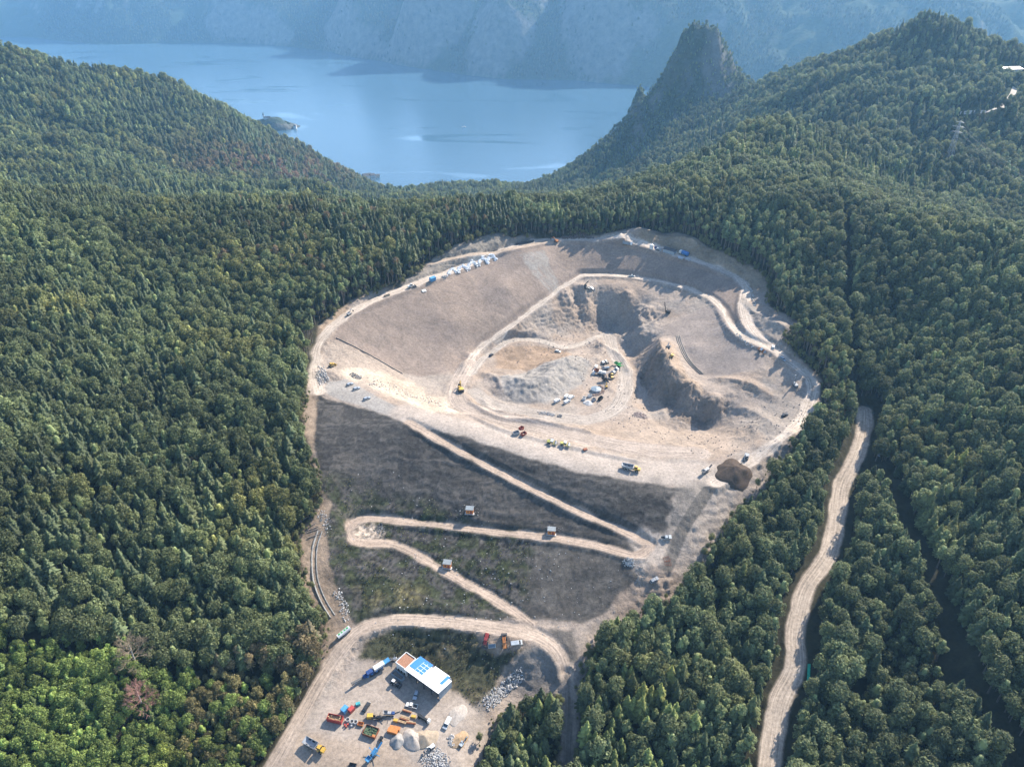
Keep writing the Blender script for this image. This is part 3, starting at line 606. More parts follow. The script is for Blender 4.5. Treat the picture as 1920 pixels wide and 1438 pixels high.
# ------------------------------------------------------------------ trees: prototypes
def leaf_material(name, base, trans=0.28):
    m, nt, ln, p = nodes(name)
    at = N(nt, 'ShaderNodeAttribute', attribute_name='tint', attribute_type='INSTANCER').outputs['Vector']
    geo = nt.new('ShaderNodeNewGeometry')
    v = maprange(nt, ln, geo.outputs['Random Per Island'], 0, 1, 0.55, 1.5)
    bc = nt.new('ShaderNodeVectorMath'); bc.operation = 'MULTIPLY'; bc.inputs[0].default_value = base; ln.new(at, bc.inputs[1])
    c = mulcol(nt, ln, bc.outputs[0], v)
    ln.new(c, p.inputs['Base Color']); p.inputs['Roughness'].default_value = 0.65; p.inputs['Specular IOR Level'].default_value = 0.25
    tr = nt.new('ShaderNodeBsdfTranslucent'); ln.new(mulcol(nt, ln, c, maprange(nt, ln, v, 0, 1, 1.2, 1.2)), tr.inputs[0])
    mixs = nt.new('ShaderNodeMixShader'); mixs.inputs[0].default_value = trans
    ln.new(p.outputs[0], mixs.inputs[1]); ln.new(tr.outputs[0], mixs.inputs[2]); ln.new(mixs.outputs[0], nt['Material Output'].inputs[0])
    return m
M_NEEDLE = leaf_material('spruce_needles', (0.098, 0.124, 0.058), 0.42)
M_LEAF = leaf_material('broad_leaves', (0.152, 0.178, 0.076), 0.45)
def plain(name, c, rough=0.8, spec=0.3, metal=0.0, noise=0.0, scale=0.5):
    m, nt, ln, p = nodes(name)
    p.inputs['Roughness'].default_value = rough; p.inputs['Specular IOR Level'].default_value = spec; p.inputs['Metallic'].default_value = metal
    if noise:
        tc = nt.new('ShaderNodeTexCoord').outputs['Object']
        f = maprange(nt, ln, noise_fac(nt, ln, tc, scale, 5, 0.7), 0.3, 0.7, 1-noise, 1+noise)
        rgb = nt.new('ShaderNodeRGB'); rgb.outputs[0].default_value = (*c, 1); ln.new(mulcol(nt, ln, rgb.outputs[0], f), p.inputs['Base Color'])
    else: p.inputs['Base Color'].default_value = (*c, 1)
    return m
M_BARK = plain('bark', (0.15, 0.125, 0.105), 0.95, 0.1, 0, 0.3, 0.8)

def mesh_from(name, V, F, mat, smooth_=False):
    me = bpy.data.meshes.new(name); me.from_pydata([tuple(v) for v in V], [], F); me.materials.append(mat)
    if smooth_: me.polygons.foreach_set('use_smooth', [True]*len(F))
    me.update(); return me
def taper(V, F, pts, radii, n=6):
    b = len(V)
    for (p, r) in zip(pts, radii):
        for k in range(n):
            a = 2*math.pi*k/n; V.append((p[0]+r*math.cos(a), p[1]+r*math.sin(a), p[2]))
    for i in range(len(pts)-1):
        for k in range(n):
            F.append((b+i*n+k, b+i*n+(k+1)%n, b+(i+1)*n+(k+1)%n, b+(i+1)*n+k))
def spruce(seed, h=23.0, R=3.1, start=0.16, thin=1.0):
    r = random.Random(seed); V, F = [], []
    n = int(22*thin)
    for i in range(n):
        t = i/(n-1); z = h*(start+(1-start)*t**0.92)*0.985
        L0 = R*(1-t**1.5)**0.9*(0.62+0.38*min(1, (t+0.12)*4))+0.2
        nb = max(4, int((10-5*t)))
        a0 = r.random()*6.28
        for k in range(nb):
            a = a0+6.283*k/nb+r.uniform(-.25, .25); L = L0*r.uniform(0.55, 1.3); w = (0.42+0.20*L)*r.uniform(.8, 1.2); dr = L*r.uniform(.25, .5)
            ca, sa = math.cos(a), math.sin(a)
            def P(u, s, dz): return (ca*u-sa*s, sa*u+ca*s, z+dz+r.uniform(-.1, .1))
            b = len(V)
            V += [P(0.05, 0, 0.25), P(L*.55, -w, -dr*.55-.15), P(L*.55, 0, -dr*.3+.12), P(L*.55, w, -dr*.55-.15), P(L, -w*.25, -dr), P(L, w*.25, -dr)]
            F += [(b, b+1, b+2), (b, b+2, b+3), (b+1, b+4, b+2), (b+2, b+5, b+3), (b+2, b+4, b+5)]
    b = len(V); V += [(0.12, 0, h*.96), (-.08, .1, h*.96), (-.08, -.1, h*.96), (0, 0, h*1.03)]; F += [(b, b+1, b+3), (b+1, b+2, b+3), (b+2, b, b+3)]
    TV, TF = [], []; taper(TV, TF, [(0, 0, -1.5), (0, 0, h*.3), (0, 0, h*.7), (0, 0, h*.97)], [.34, .25, .14, .03])
    return mesh_from('spruce_crown', V, F, M_NEEDLE), mesh_from('spruce_trunk', TV, TF, M_BARK, True)
def broadleaf(seed, h=19.0, R=4.2, blobs=17, leaf=0.52, base=0.30, per=72):
    r = random.Random(seed); V, F = [], []; cz = h*(base+1)/2; rz = h*(1-base)/2
    cent = []
    for i in range(blobs):
        for _ in range(30):
            u = r.uniform(-1, 1); a = r.random()*6.283; q = r.uniform(.45, .8)
            s = math.sqrt(1-u*u)*q; p = (s*R*math.cos(a), s*R*math.sin(a), cz+u*q*rz*1.02)
            if all(math.dist(p, c[:3]) > R*.42 for c in cent): break
        cent.append((*p, R*r.uniform(.34, .52)))
    for (x, y, z, br) in cent:
        for k in range(per):
            u = r.uniform(-.75, 1); a = r.random()*6.283; s = math.sqrt(max(0, 1-u*u)); q = br*r.uniform(.78, 1.12)
            n = Vector((s*math.cos(a), s*math.sin(a), u)); c = Vector((x, y, z))+n*q
            nn = (n+Vector((r.uniform(-.7, .7), r.uniform(-.7, .7), r.uniform(-.4, .8)))).normalized()
            t1 = nn.orthogonal().normalized(); t2 = nn.cross(t1); rot = r.random()*6.28
            e1 = (t1*math.cos(rot)+t2*math.sin(rot))*leaf*r.uniform(.6, 1.25); e2 = nn.cross(e1)*r.uniform(.5, .9)
            b = len(V); V += [c-e1, c-e2*.9+e1*.1, c+e1, c+e2]; F.append((b, b+1, b+2, b+3))
    # dense inner foliage, ragged
    bm = bmesh.new(); bmesh.ops.create_icosphere(bm, subdivisions=2, radius=1.0); b = len(V)
    for v in bm.verts:
        k = r.uniform(.45, .74); V.append((v.co.x*R*k, v.co.y*R*k, cz+v.co.z*rz*k))
    for f in bm.faces: F.append(tuple(b+v.index for v in f.verts))
    bm.free()
    TV, TF = [], []; taper(TV, TF, [(0, 0, -1.5), (0.1, 0, h*.3), (.2, .1, h*.6), (.1, .1, h*.9)], [.38, .29, .16, .04])
    for k in range(4):
        a = k*1.57+r.random(); L = R*.65
        taper(TV, TF, [(.1, 0, h*.36+k*.5), (math.cos(a)*L*.5, math.sin(a)*L*.5, h*.5+k*.5), (math.cos(a)*L, math.sin(a)*L, h*.68)], [.15, .1, .03], 5)
    return mesh_from('broadleaf_crown', V, F, M_LEAF), mesh_from('broadleaf_trunk', TV, TF, M_BARK, True)
PROTO = []                                    # (kind, crown mesh, trunk mesh)
for i in range(4): PROTO.append(('spruce_tree', *spruce(10+i, 15+1.3*i, 3.0+.25*i)))
for i in range(2): PROTO.append(('spruce_tree', *spruce(30+i, 20, 2.7, 0.45, 0.7)))            # tall bare stems of the forest edge
for i in range(4): PROTO.append(('broadleaf_tree', *broadleaf(50+i, 14.5+1.3*i, 3.5+.35*i, 15+i)))
for i in range(2): PROTO.append(('broadleaf_tree', *broadleaf(70+i, 16.5, 2.5, 12, .48, .22, 62)))
for i in range(2): PROTO.append(('broadleaf_tree', *broadleaf(80+i, 19, 2.6, 9, .48, .55, 54)))  # bare stems, high crowns
pcol = bpy.data.collections.new('tree_kinds')  # source of the wood's instances, never linked to the scene itself
def joined(i, crown, trunk):
    bm = bmesh.new(); bm.from_mesh(crown); nf = len(bm.faces); bm.from_mesh(trunk); bm.faces.ensure_lookup_table()
    for f in bm.faces[nf:]: f.material_index = 1
    me = bpy.data.meshes.new('tree_kind_%02d' % i); bm.to_mesh(me); bm.free(); me.materials.append(crown.materials[0]); me.materials.append(M_BARK)
    o = bpy.data.objects.new('tree_kind_%02d' % i, me); pcol.objects.link(o)
for i, (k, c, t) in enumerate(PROTO): joined(i, c, t)

# ------------------------------------------------------------------ trees: where they stand
def jitter(x0, x1, y0, y1, s, seed):
    g = np.random.default_rng(seed); X, Y = np.meshgrid(np.arange(x0, x1, s), np.arange(y0, y1, s*.87)); X[1::2] += s/2
    X = X+g.uniform(-.42, .42, X.shape)*s; Y = Y+g.uniform(-.42, .42, Y.shape)*s
    return X.ravel(), Y.ravel()
def in_view(X, Y, Z, mx_=420, my_=260):
    px, py, d = to_pix(X, Y, Z+12); return (d > 60) & (px > -mx_) & (px < 1920+mx_) & (py > -120) & (py < 1438+my_)
EDGE = np.array([at_h(*p)[:2] for p in [(583,655,-220),(640,572,-211),(690,540,-207),(745,528,-206),(790,495,-203),(850,460,-197),(930,436,-194),(1050,440,-198),(1120,437,-198),(1190,430,-197),(1260,437,-199),(1310,456,-200),(1380,483,-203),(1440,510,-208),(1452,560,-211)]])
EDGER = np.array([at_h(*p)[:2] for p in [(1497,660,-222),(1545,715,-227),(1535,765,-231)]])
def scatter(s, seed, near):
    X, Y = jitter(-1500, 1500, 60, 700, s, seed) if near else jitter(-1690, 1690, 640, 2150, s, seed)
    Z = hf(X, Y)+CAMZ; k = in_view(X, Y, Z) & (Z-CAMZ > LAKE_H+6); X, Y, Z = X[k], Y[k], Z[k]
    k = np.ones(X.shape, bool)
    if near:
        ins = (X > SX0+2) & (X < SX1-2) & (Y > SY0+2) & (Y < SY1-2)
        k &= ~ins | (bilin(FORESTM, SX0, SY0, CELL, X, Y) > 0.97)
        for nme, w in (('hill_road', 8.5), ('access_road', 4.0), ('forest_track', 2.6), ('forest_spur', 3.5)): k &= dist_poly(X, Y, ROADS[nme][0], 40)[0] > w
        k &= dist_poly(X, Y, GULLY1, 40)[0] > 4.0+2*fbm(X*.05, Y*.05, 3, 2)
    k &= dist_poly(X, Y, GULLY2, 40)[0] > 3.2
    for T in HILLTRACKS: k &= dist_poly(X, Y, T, 60)[0] > 8
    for q, r in ((HALL, 24), (PYLON, 9)):
        k &= np.hypot(X-q[0], Y-q[1]) > r; u_ = np.array(q[:2])/np.hypot(q[0], q[1]); al = (q[0]-X)*u_[0]+(q[1]-Y)*u_[1]; lt = np.abs((X-q[0])*u_[1]-(Y-q[1])*u_[0]); k &= ~((al > 0) & (al < 1.5*r) & (lt < r*.6))
    return X[k], Y[k], Z[k]
def farline(pts): return np.array([march(q[0], q[1], hf, 300, 2200) for q in pts])
HILLTRACKS = [farline([(1800,214),(1830,212),(1862,207),(1885,196),(1897,180),(1903,166)]), farline([(1520,253),(1560,247),(1600,243)])]
HALL = march(1890, 139, hf, 300, 2200); PYLON = march(1776, 308, hf, 300, 2200); BROWNP = farline([(300,290),(420,265),(520,280),(660,320),(700,348),(620,366),(480,352),(340,330)])
P1 = scatter(3.7, 201, True); P2 = scatter(7.4, 202, False); P3 = [q[(np.array(P3_[0]) < -95) & (np.array(P3_[1]) < 195)] for P3_ in [scatter(3.3, 203, True)] for q in P3_]; P1 = [np.concatenate([a, b]) for a, b in zip(P1, P3)]
TX = np.concatenate([P1[0], P2[0]]); TY = np.concatenate([P1[1], P2[1]]); TZ = np.concatenate([P1[2], P2[2]]); NT = len(TX)
g = np.random.default_rng(77); R1, R2, R3, R4 = (g.random(NT) for _ in range(4))
tpx, tpy, tdep = to_pix(TX, TY, TZ)
nA = fbm(TX*.012, TY*.012, 301, 4); nB = fbm(TX*.035, TY*.035, 303, 3); nC = fbm(TX*.006+5, TY*.006, 305, 4)
ROCKT = bilin(MROCK, MX0, MY0, MC, TX, TY)*(TY > 900)
# share of spruces: more on the left ridge and beyond the rim, fewer on the lower right
left = TX < 0
ps = np.where(left, 0.20, 0.16) + 1.5*(nA-0.5) + 0.35*smooth(460, 560, TY)*left - 0.25*smooth(700, 1000, TY)*left
young = left & (TY < 190+20*nB) & (TX < -95)
ps = np.where(young, 0.08, ps)
isS = R1 < np.clip(ps, 0.05, 0.9)
edge = np.minimum(dist_poly(TX, TY, EDGE, 40)[0], dist_poly(TX, TY, EDGER, 40)[0]) < 17
IDX = np.where(isS, np.floor(R2*4), np.where(R3 < 0.68, 6+np.floor(R2*4), 10+np.floor(R2*2))).astype(int)
IDX = np.where(edge & isS, 4+(R2 > .5), IDX); IDX = np.where(edge & ~isS, 12+(R2 > .5), IDX)
SCL = np.where(isS, 0.62+0.55*R4, 0.55+0.60*R4)*np.where(TY > 700, 1.08, 1.0)*np.where(young, 0.58, np.where(TY > 700, 0.95, 0.83))*(0.85+0.4*nB)
SCL = SCL*(1-0.5*np.clip(bilin(spk, MX0, MY0, MC, TX, TY)*1.5, 0, 1))
keep = (fbm(TX*.06, TY*.06, 309, 3) > .2) & (R3*0.999 > ROCKT*0.6) | (R4 > .93)
bush = in_poly(TX, TY, wpoly([(1405,595),(1425,590),(1470,615),(1500,640),(1470,640),(1420,612)])); SCL = np.where(bush, SCL*.3, SCL)
# colour of each tree: species, season, dying beeches and painted sunlight on the far left slope
br = 0.62+0.75*R3**1.5 + 0.9*(nB-0.5) + 0.5*(nA-0.5)
TINT = np.stack([br, br, br], -1)
yel = smooth(0.5, 0.75, fbm(TX*.03, TY*.03, 307, 3)); TINT *= (1+np.stack([0.45*yel*R2, 0.22*yel*R2, -0.05*yel], -1))
TINT[young] *= (1.35, 1.5, 0.95)
far_l = left & (TY > 780); bz = smooth(-60, 90, sd_poly(TX, TY, BROWNP))
brown = far_l*bz*smooth(0.34, 0.52, nC*.5+nB*.5)*(R2 < 0.9)*(~isS)
brown = np.where(left & (TY < 640) & (TY > 480) & (TX > -230) & (R2 < .2) & ~isS, 0.75, brown)
TINT *= np.where(left & (TY > 760), 1.22, 1.0)[:,None]  # far left hill lifted: lighter species, plus sunlight put into the tint
BROWN2 = wpoly([(380,1270),(610,1190),(560,1340),(480,1437),(330,1437)]); brown = np.where(in_poly(TX, TY, BROWN2) & (R2 < .6), .62, brown)
TINT = TINT*(1-brown[:,None]) + (np.stack([br*1.55, br*0.85, br*1.2], -1)*0.95)*brown[:,None]
greyer = (~left)*(0.35+0.5*R4)*(~isS); TINT = TINT*(1-greyer[:,None]*.45) + np.stack([br*1.0, br*0.98, br*1.25], -1)*(greyer*.45)[:,None]
larch = isS & (~left) & (nC > .52) & (R3 > .35); TINT[larch] *= (1.75, 1.6, 1.15)
KIND = np.where(isS, 0, 1)
size = FPX*SCL*np.where(isS, 5.5, 7.5)/tdep
shown = keep & (tpx > 5) & (tpx < 1915) & (tpy < 1432) & (tpy > 0)
HERO = np.zeros(NT, bool)
for kd in (0, 1):
    c = np.nonzero(shown & (KIND == kd))[0]; HERO[c[np.argsort(-size[c])[:300]]] = True

# the wood: every tree that is not one of the largest 300 of its kind
def wood(name, WX, WY, WZ, IDX, SCL, TINT, RR, label, cat):
    me = bpy.data.meshes.new(name); n = len(WX); me.vertices.add(n)
    me.vertices.foreach_set('co', np.stack([WX, WY, WZ], -1).astype(np.float32).ravel())
    a = me.attributes.new('pick', 'INT', 'POINT'); a.data.foreach_set('value', IDX.astype(np.int32))
    a = me.attributes.new('size', 'FLOAT', 'POINT'); a.data.foreach_set('value', SCL.astype(np.float32))
    a = me.attributes.new('turn', 'FLOAT_VECTOR', 'POINT'); a.data.foreach_set('vector', np.stack([(RR-.5)*.08, (RR*17 % 1-.5)*.08, RR*6.283*37 % 6.283], -1).astype(np.float32).ravel())
    a = me.attributes.new('tint', 'FLOAT_VECTOR', 'POINT'); a.data.foreach_set('vector', TINT.astype(np.float32).ravel())
    o = bpy.data.objects.new(name, me); scene.collection.objects.link(o)
    ng = bpy.data.node_groups.new(name, 'GeometryNodeTree')
    ng.interface.new_socket('Geometry', in_out='INPUT', socket_type='NodeSocketGeometry'); ng.interface.new_socket('Geometry', in_out='OUTPUT', socket_type='NodeSocketGeometry')
    nt, ln = ng.nodes, ng.links
    gi = nt.new('NodeGroupInput'); go = nt.new('NodeGroupOutput'); ip = nt.new('GeometryNodeInstanceOnPoints'); ci = nt.new('GeometryNodeCollectionInfo')
    ci.inputs['Collection'].default_value = pcol; ci.inputs['Separate Children'].default_value = True; ci.inputs['Reset Children'].default_value = True
    def attr(nm, dt):
        q = nt.new('GeometryNodeInputNamedAttribute'); q.data_type = dt; q.inputs['Name'].default_value = nm; return q.outputs['Attribute']
    ln.new(gi.outputs[0], ip.inputs['Points']); ln.new(ci.outputs[0], ip.inputs['Instance']); ip.inputs['Pick Instance'].default_value = True
    ln.new(attr('pick', 'INT'), ip.inputs['Instance Index']); ln.new(attr('size', 'FLOAT'), ip.inputs['Scale'])
    er = nt.new('FunctionNodeEulerToRotation'); ln.new(attr('turn', 'FLOAT_VECTOR'), er.inputs[0]); ln.new(er.outputs[0], ip.inputs['Rotation'])
    ln.new(ip.outputs[0], go.inputs[0])
    md = o.modifiers.new('wood', 'NODES'); md.node_group = ng
    o['kind'] = 'stuff'; o['label'] = label; o['category'] = cat
W_ = keep & ~HERO
wood('forest', TX[W_], TY[W_], TZ[W_], IDX[W_], SCL[W_], TINT[W_], R3[W_], 'dense mixed forest of spruce and broadleaf trees covering every slope', 'forest')
# far woods on the mountains
mgx, mgy = jitter(-3400, 3600, 2500, 6200, 17.0, 401)
mz = bilin(FH, FX0, FY0, FCL, mgx, mgy); mrk = bilin(FROCK, FX0, FY0, FCL, mgx, mgy)
px_, py_, d_ = to_pix(mgx, mgy, mz+CAMZ)
mk = (mz > LAKE_H+4) & (px_ > -120) & (px_ < 2040) & (py_ > -120) & (g.random(len(mgx)) > mrk*0.93) & (fbm(mgx*.004, mgy*.004, 411, 3) > .36)
n_ = int(mk.sum()); q1, q2, q3, q4 = (g.random(n_) for _ in range(4))
wood('mountain_forest', mgx[mk], mgy[mk], mz[mk]+CAMZ, np.where(q1 < .5, np.floor(q2*4), 6+np.floor(q2*4)), 0.9+0.6*q3, np.repeat((0.28+0.26*q4)[:,None], 3, 1), q4, 'far hazy woods on the mountains across the lake', 'forest')
hd0 = np.array(at_h(517, 240, LAKE_H)); ha, hq = g.random(90)*6.283, np.sqrt(g.random(90))*.8
wood('shore_trees', hd0[0]+62*hq*np.cos(ha), hd0[1]+36*hq*np.sin(ha), np.full(90, LAKE_H+CAMZ)+15*(1-hq**2), 6+np.floor(g.random(90)*4), .5+.3*g.random(90), np.repeat((.6+.3*g.random(90))[:,None], 3, 1), g.random(90), 'cluster of trees covering the headland in the lake', 'trees')
# undergrowth: saplings and brush along the forest edge, tufts on the grassy slopes
ux, uy = jitter(SX0+3, SX1-3, SY0+3, SY1-3, 1.7, 501); sdc = sd_poly(ux, uy, Z_CLEAR); un = fbm(ux*.12, uy*.12, 503, 3); r_ = g.random((4, len(ux)))
rmk = bilin(RM, SX0, SY0, CELL, ux, uy); grs = np.clip(bilin(M_DAM*M_GREEN, SX0, SY0, CELL, ux, uy)*.8+bilin(M_BANK, SX0, SY0, CELL, ux, uy), 0, 1)*(1-bilin(M_DGREY, SX0, SY0, CELL, ux, uy)*.7)
brush = (sdc > -5) & (sdc < 3.0) & (r_[0] < .7*smooth(.33, .58, un))
tuft = (r_[0] < .75*grs*smooth(.36, .58, un)) & ~brush
uk = (brush | tuft) & (rmk < .02) & (bilin(HR, SX0, SY0, CELL, ux, uy) < .1)
for nme in ('access_road', 'hill_road', 'switchback_road', 'forest_track', 'forest_spur', 'rim_road'): uk &= dist_poly(ux, uy, ROADS[nme][0], 40)[0] > ROADS[nme][1]+.6
us = np.where(brush, .10+.30*r_[1]**2, .035+.05*r_[1])
ut = np.stack([.75+.6*r_[2], .70+.45*r_[2], .75+.4*r_[2]], -1)
wood('undergrowth', ux[uk], uy[uk], hf(ux[uk], uy[uk])+CAMZ, 6+np.floor(r_[3][uk]*4), us[uk], ut[uk], r_[2][uk], 'low brush and grass tufts on the slopes and along the forest edge', 'undergrowth')
def empty(name, loc, rz=0.0):
    o = bpy.data.objects.new(name, None); scene.collection.objects.link(o); o.location = loc; o.rotation_euler = (0, 0, rz); o.empty_display_size = 0.5; return o
def tag(o, label, cat, group=None):
    o['label'] = label; o['category'] = cat
    if group: o['group'] = group
    return o
def child(name, me, parent):
    o = bpy.data.objects.new(name, me); scene.collection.objects.link(o); o.parent = parent; return o
def tree_place(i):
    x, y = tpx[i], tpy[i]
    if x < 960:
        if young[i]: return 'among the young bright green trees in the bottom left corner'
        return 'in the forest left of the lower yard' if y > 1150 else 'in the forest on the left slope'
    if x < 1120: return 'on the knoll right of the lower yard'
    D = dist_poly(np.array([TX[i]]), np.array([TY[i]]), ROADS['hill_road'][0], 400)
    hx_ = np.interp(y, [765,850,960,1120,1250,1340,1438], [1622,1602,1565,1502,1470,1447,1420])
    gx_ = np.interp(y, [885,1000,1180,1330,1430], [1650,1700,1775,1845,1895])
    if x < hx_: return 'in the forest between the dark slope and the winding road'
    if x < gx_: return 'in the strip of forest between the winding road and the dark gully'
    return 'in the forest beyond the dark gully on the right'
for i in np.nonzero(HERO)[0]:
    kd, crown, trunk = PROTO[IDX[i]]
    o = empty(kd, (TX[i], TY[i], TZ[i]), R3[i]*6.283*37 % 6.283); o.scale = (SCL[i],)*3
    pl = tree_place(i)
    if isS[i]: lb = ('pale green conifer ' if larch[i] else 'dark green spruce ') + pl; gp = 'conifers ' + pl
    else: lb = 'leafy broadleaf tree ' + pl; gp = 'broadleaf trees ' + pl
    tag(o, lb, 'tree', gp + (' pale' if larch[i] else ''))
    tint = [float(q) for q in TINT[i]]
    child('crown', crown, o)['tint'] = tint; child('trunk', trunk, o)
print('TREES', NT, int(HERO.sum()), int((keep & ~HERO).sum()))
# ------------------------------------------------------------------ toolbox for vehicles, machines and buildings
_mats = {}
def paint_mat(name, c, rough=0.45, spec=0.4, metal=0.0, noise=0.3, scale=1.1):
    if name not in _mats: _mats[name] = plain(name, c, rough, spec, metal, noise, scale)
    return _mats[name]
WHITE = paint_mat('white_paint', (.52, .52, .50)); YEL = paint_mat('yellow_paint', (.45, .28, .045)); LIME = paint_mat('lime_paint', (.42, .39, .10)); RED = paint_mat('red_paint', (.32, .045, .035)); ORG = paint_mat('orange_paint', (.42, .16, .045))
BLUE = paint_mat('blue_paint', (.035, .13, .32)); LBLUE = paint_mat('light_blue_paint', (.06, .22, .40)); GREEN = paint_mat('green_paint', (.05, .30, .08)); SILVER = paint_mat('silver_paint', (.30, .33, .36), .35, .5, .3); GREY = paint_mat('grey_paint', (.26, .27, .28))
DARK = paint_mat('dark_metal', (.045, .045, .047), .6); BLACK = paint_mat('black_paint', (.018, .019, .021), .4); RUB = paint_mat('rubber', (.022, .022, .022), .9, .1); GLASS = paint_mat('dark_glass', (.015, .02, .026), .12, .6, 0, 0)
CONC = paint_mat('concrete', (.36, .35, .335), .9, .2); RUST = paint_mat('rust', (.20, .075, .04), .85, .2, 0, .4); STEEL = paint_mat('worn_steel', (.30, .30, .30), .5, .4, .4); TAN = paint_mat('tan_timber', (.34, .23, .13), .85, .2, 0, .3); NAVY = paint_mat('navy_paint', (.02, .05, .15))
GREYB = paint_mat('blue_grey_paint', (.20, .25, .29)); STONE = paint_mat('pale_stone', (.36, .35, .335), .95, .1, 0, .3, .4); SAND = paint_mat('sand', (.28, .225, .165), .95, .1, 0, .25); SOIL = paint_mat('dark_soil', (.065, .048, .036), .95, .1, 0, .35); GRAVEL = paint_mat('grey_gravel', (.235, .225, .21), .95, .1, 0, .25)
GRAVROOF = paint_mat('brown_roof_gravel', (.26, .14, .09), .95, .1, 0, .3, 2.0); ROOFW = paint_mat('white_sheet_roof', (.58, .585, .59), .4, .4, 0, .05); ROOFB = paint_mat('blue_sheet_roof', (.03, .15, .42), .4, .4, 0, .15, 1.5); RUSTRED = paint_mat('rusty_red_paint', (.22, .05, .035), .7); TEAL = paint_mat('teal_paint', (.05, .30, .32)); PIPEG = paint_mat('green_plastic', (.0, .28, .17), .5)
FIELDG = paint_mat('scrap_green', (.06, .09, .05), .8, .2, 0, .5)

class MB:
    def __init__(self): self.V = []; self.F = []
    def box(self, c, s, rz=0.0, ry=0.0, top=1.0):
        b = len(self.V); M = Matrix.Rotation(rz, 3, 'Z') @ Matrix.Rotation(ry, 3, 'Y')
        for z in (-.5, .5):
            k = top if z > 0 else 1.0
            for x, y in ((-.5, -.5), (.5, -.5), (.5, .5), (-.5, .5)): self.V.append(Vector(c)+M @ Vector((x*s[0]*k, y*s[1]*k, z*s[2])))
        self.F += [(b, b+3, b+2, b+1), (b+4, b+5, b+6, b+7)]+[(b+i, b+(i+1) % 4, b+4+(i+1) % 4, b+4+i) for i in range(4)]
        return self
    def prism(self, prof, y0, y1, inset=0.0, zin=1e9):          # profile in x,z, extruded across y; points above zin move inwards
        b = len(self.V); n = len(prof)
        for y, sg in ((y0, 1), (y1, -1)):
            for x, z in prof: self.V.append(Vector((x, y+(sg*inset if z > zin else 0), z)))
        self.F += [tuple(range(b, b+n)), tuple(range(b+2*n-1, b+n-1, -1))]+[(b+(i+1) % n, b+i, b+n+i, b+n+(i+1) % n) for i in range(n)]
        return self
    def tube(self, a, c, r, r2=None, n=10):
        a = Vector(a); c = Vector(c); d = (c-a).normalized(); t = d.orthogonal().normalized(); u = d.cross(t); b = len(self.V); r2 = r if r2 is None else r2
        for p, q in ((a, r), (c, r2)):
            for k in range(n): self.V.append(p+(t*math.cos(6.2832*k/n)+u*math.sin(6.2832*k/n))*q)
        self.F += [tuple(b+n-1-k for k in range(n)), tuple(b+n+k for k in range(n))]+[(b+k, b+(k+1) % n, b+n+(k+1) % n, b+n+k) for k in range(n)]
        return self
    def bar(self, a, c, w):                                     # square bar between two points
        return self.tube(a, c, w*.7, None, 4)
    def tray(self, c, s, t=.1, flare=0.0):                      # open box: floor and four walls
        x, y, z = c; L, W, H = s
        self.box((x, y, z+t/2), (L, W, t))
        for sg in (-1, 1):
            self.box((x+sg*(L/2-t/2), y, z+t+(H-t)/2), (t, W, H-t)); self.box((x, y+sg*(W/2-t/2), z+t+(H-t)/2), (L-2*t, t, H-t))
        return self
    def build(self, name, mat, parent=None, bevel=0.0, smooth_=False):
        me = bpy.data.meshes.new(name); me.from_pydata([tuple(v) for v in self.V], [], self.F); me.materials.append(mat)
        bm = bmesh.new(); bm.from_mesh(me); bmesh.ops.recalc_face_normals(bm, faces=bm.faces)
        if bevel: bmesh.ops.bevel(bm, geom=list(bm.edges), offset=bevel, segments=1, affect='EDGES', clamp_overlap=True)
        bm.to_mesh(me); bm.free()
        if smooth_: me.polygons.foreach_set('use_smooth', [True]*len(me.polygons))
        o = bpy.data.objects.new(name, me); scene.collection.objects.link(o)
        if parent: o.parent = parent
        return o
def W(o, x, y, r, w):                                            # a wheel: tyre with a rim
    t = MB().tube((x, y-w/2, r), (x, y+w/2, r), r, None, 14).build('wheel', RUB, o)
    MB().tube((x, y-w/2-.02, r), (x, y+w/2+.02, r), r*.5, None, 10).build('rim', STEEL, t)
def frame_at(P, head, span=2.0, flat=False):
    x, y = P[0], P[1]; c, s = math.cos(head), math.sin(head)
    z = lambda a, b: float(hf(x+a*c-b*s, y+a*s+b*c))+CAMZ
    f, r, l, q = z(span, 0), z(-span, 0), z(0, span*.5), z(0, -span*.5)
    X = Vector((c, s, 0 if flat else (f-r)/(2*span))).normalized(); Y = Vector((-s, c, 0 if flat else (l-q)/span)); Z = X.cross(Y).normalized(); Y = Z.cross(X)
    M = Matrix((X, Y, Z)).transposed().to_4x4(); M.translation = Vector((x, y, z(0, 0) if flat else (f+r+l+q)/4)); return M
def put(name, label, cat, p0, p1, group=None, span=2.0, flat=False, tmax=900.0):
    a = ground(*p0, tmax); b = ground(*p1, tmax); m = (a+b)/2
    o = empty(name, (0, 0, 0)); o.matrix_world = frame_at(m, math.atan2(b[1]-a[1], b[0]-a[0]), span, flat)
    return tag(o, label, cat, group)
def puta(name, label, cat, p, deg, group=None, span=2.0, flat=False, tmax=900.0):
    m = ground(*p, tmax); o = empty(name, (0, 0, 0)); o.matrix_world = frame_at(m, math.radians(deg), span, flat)
    return tag(o, label, cat, group)

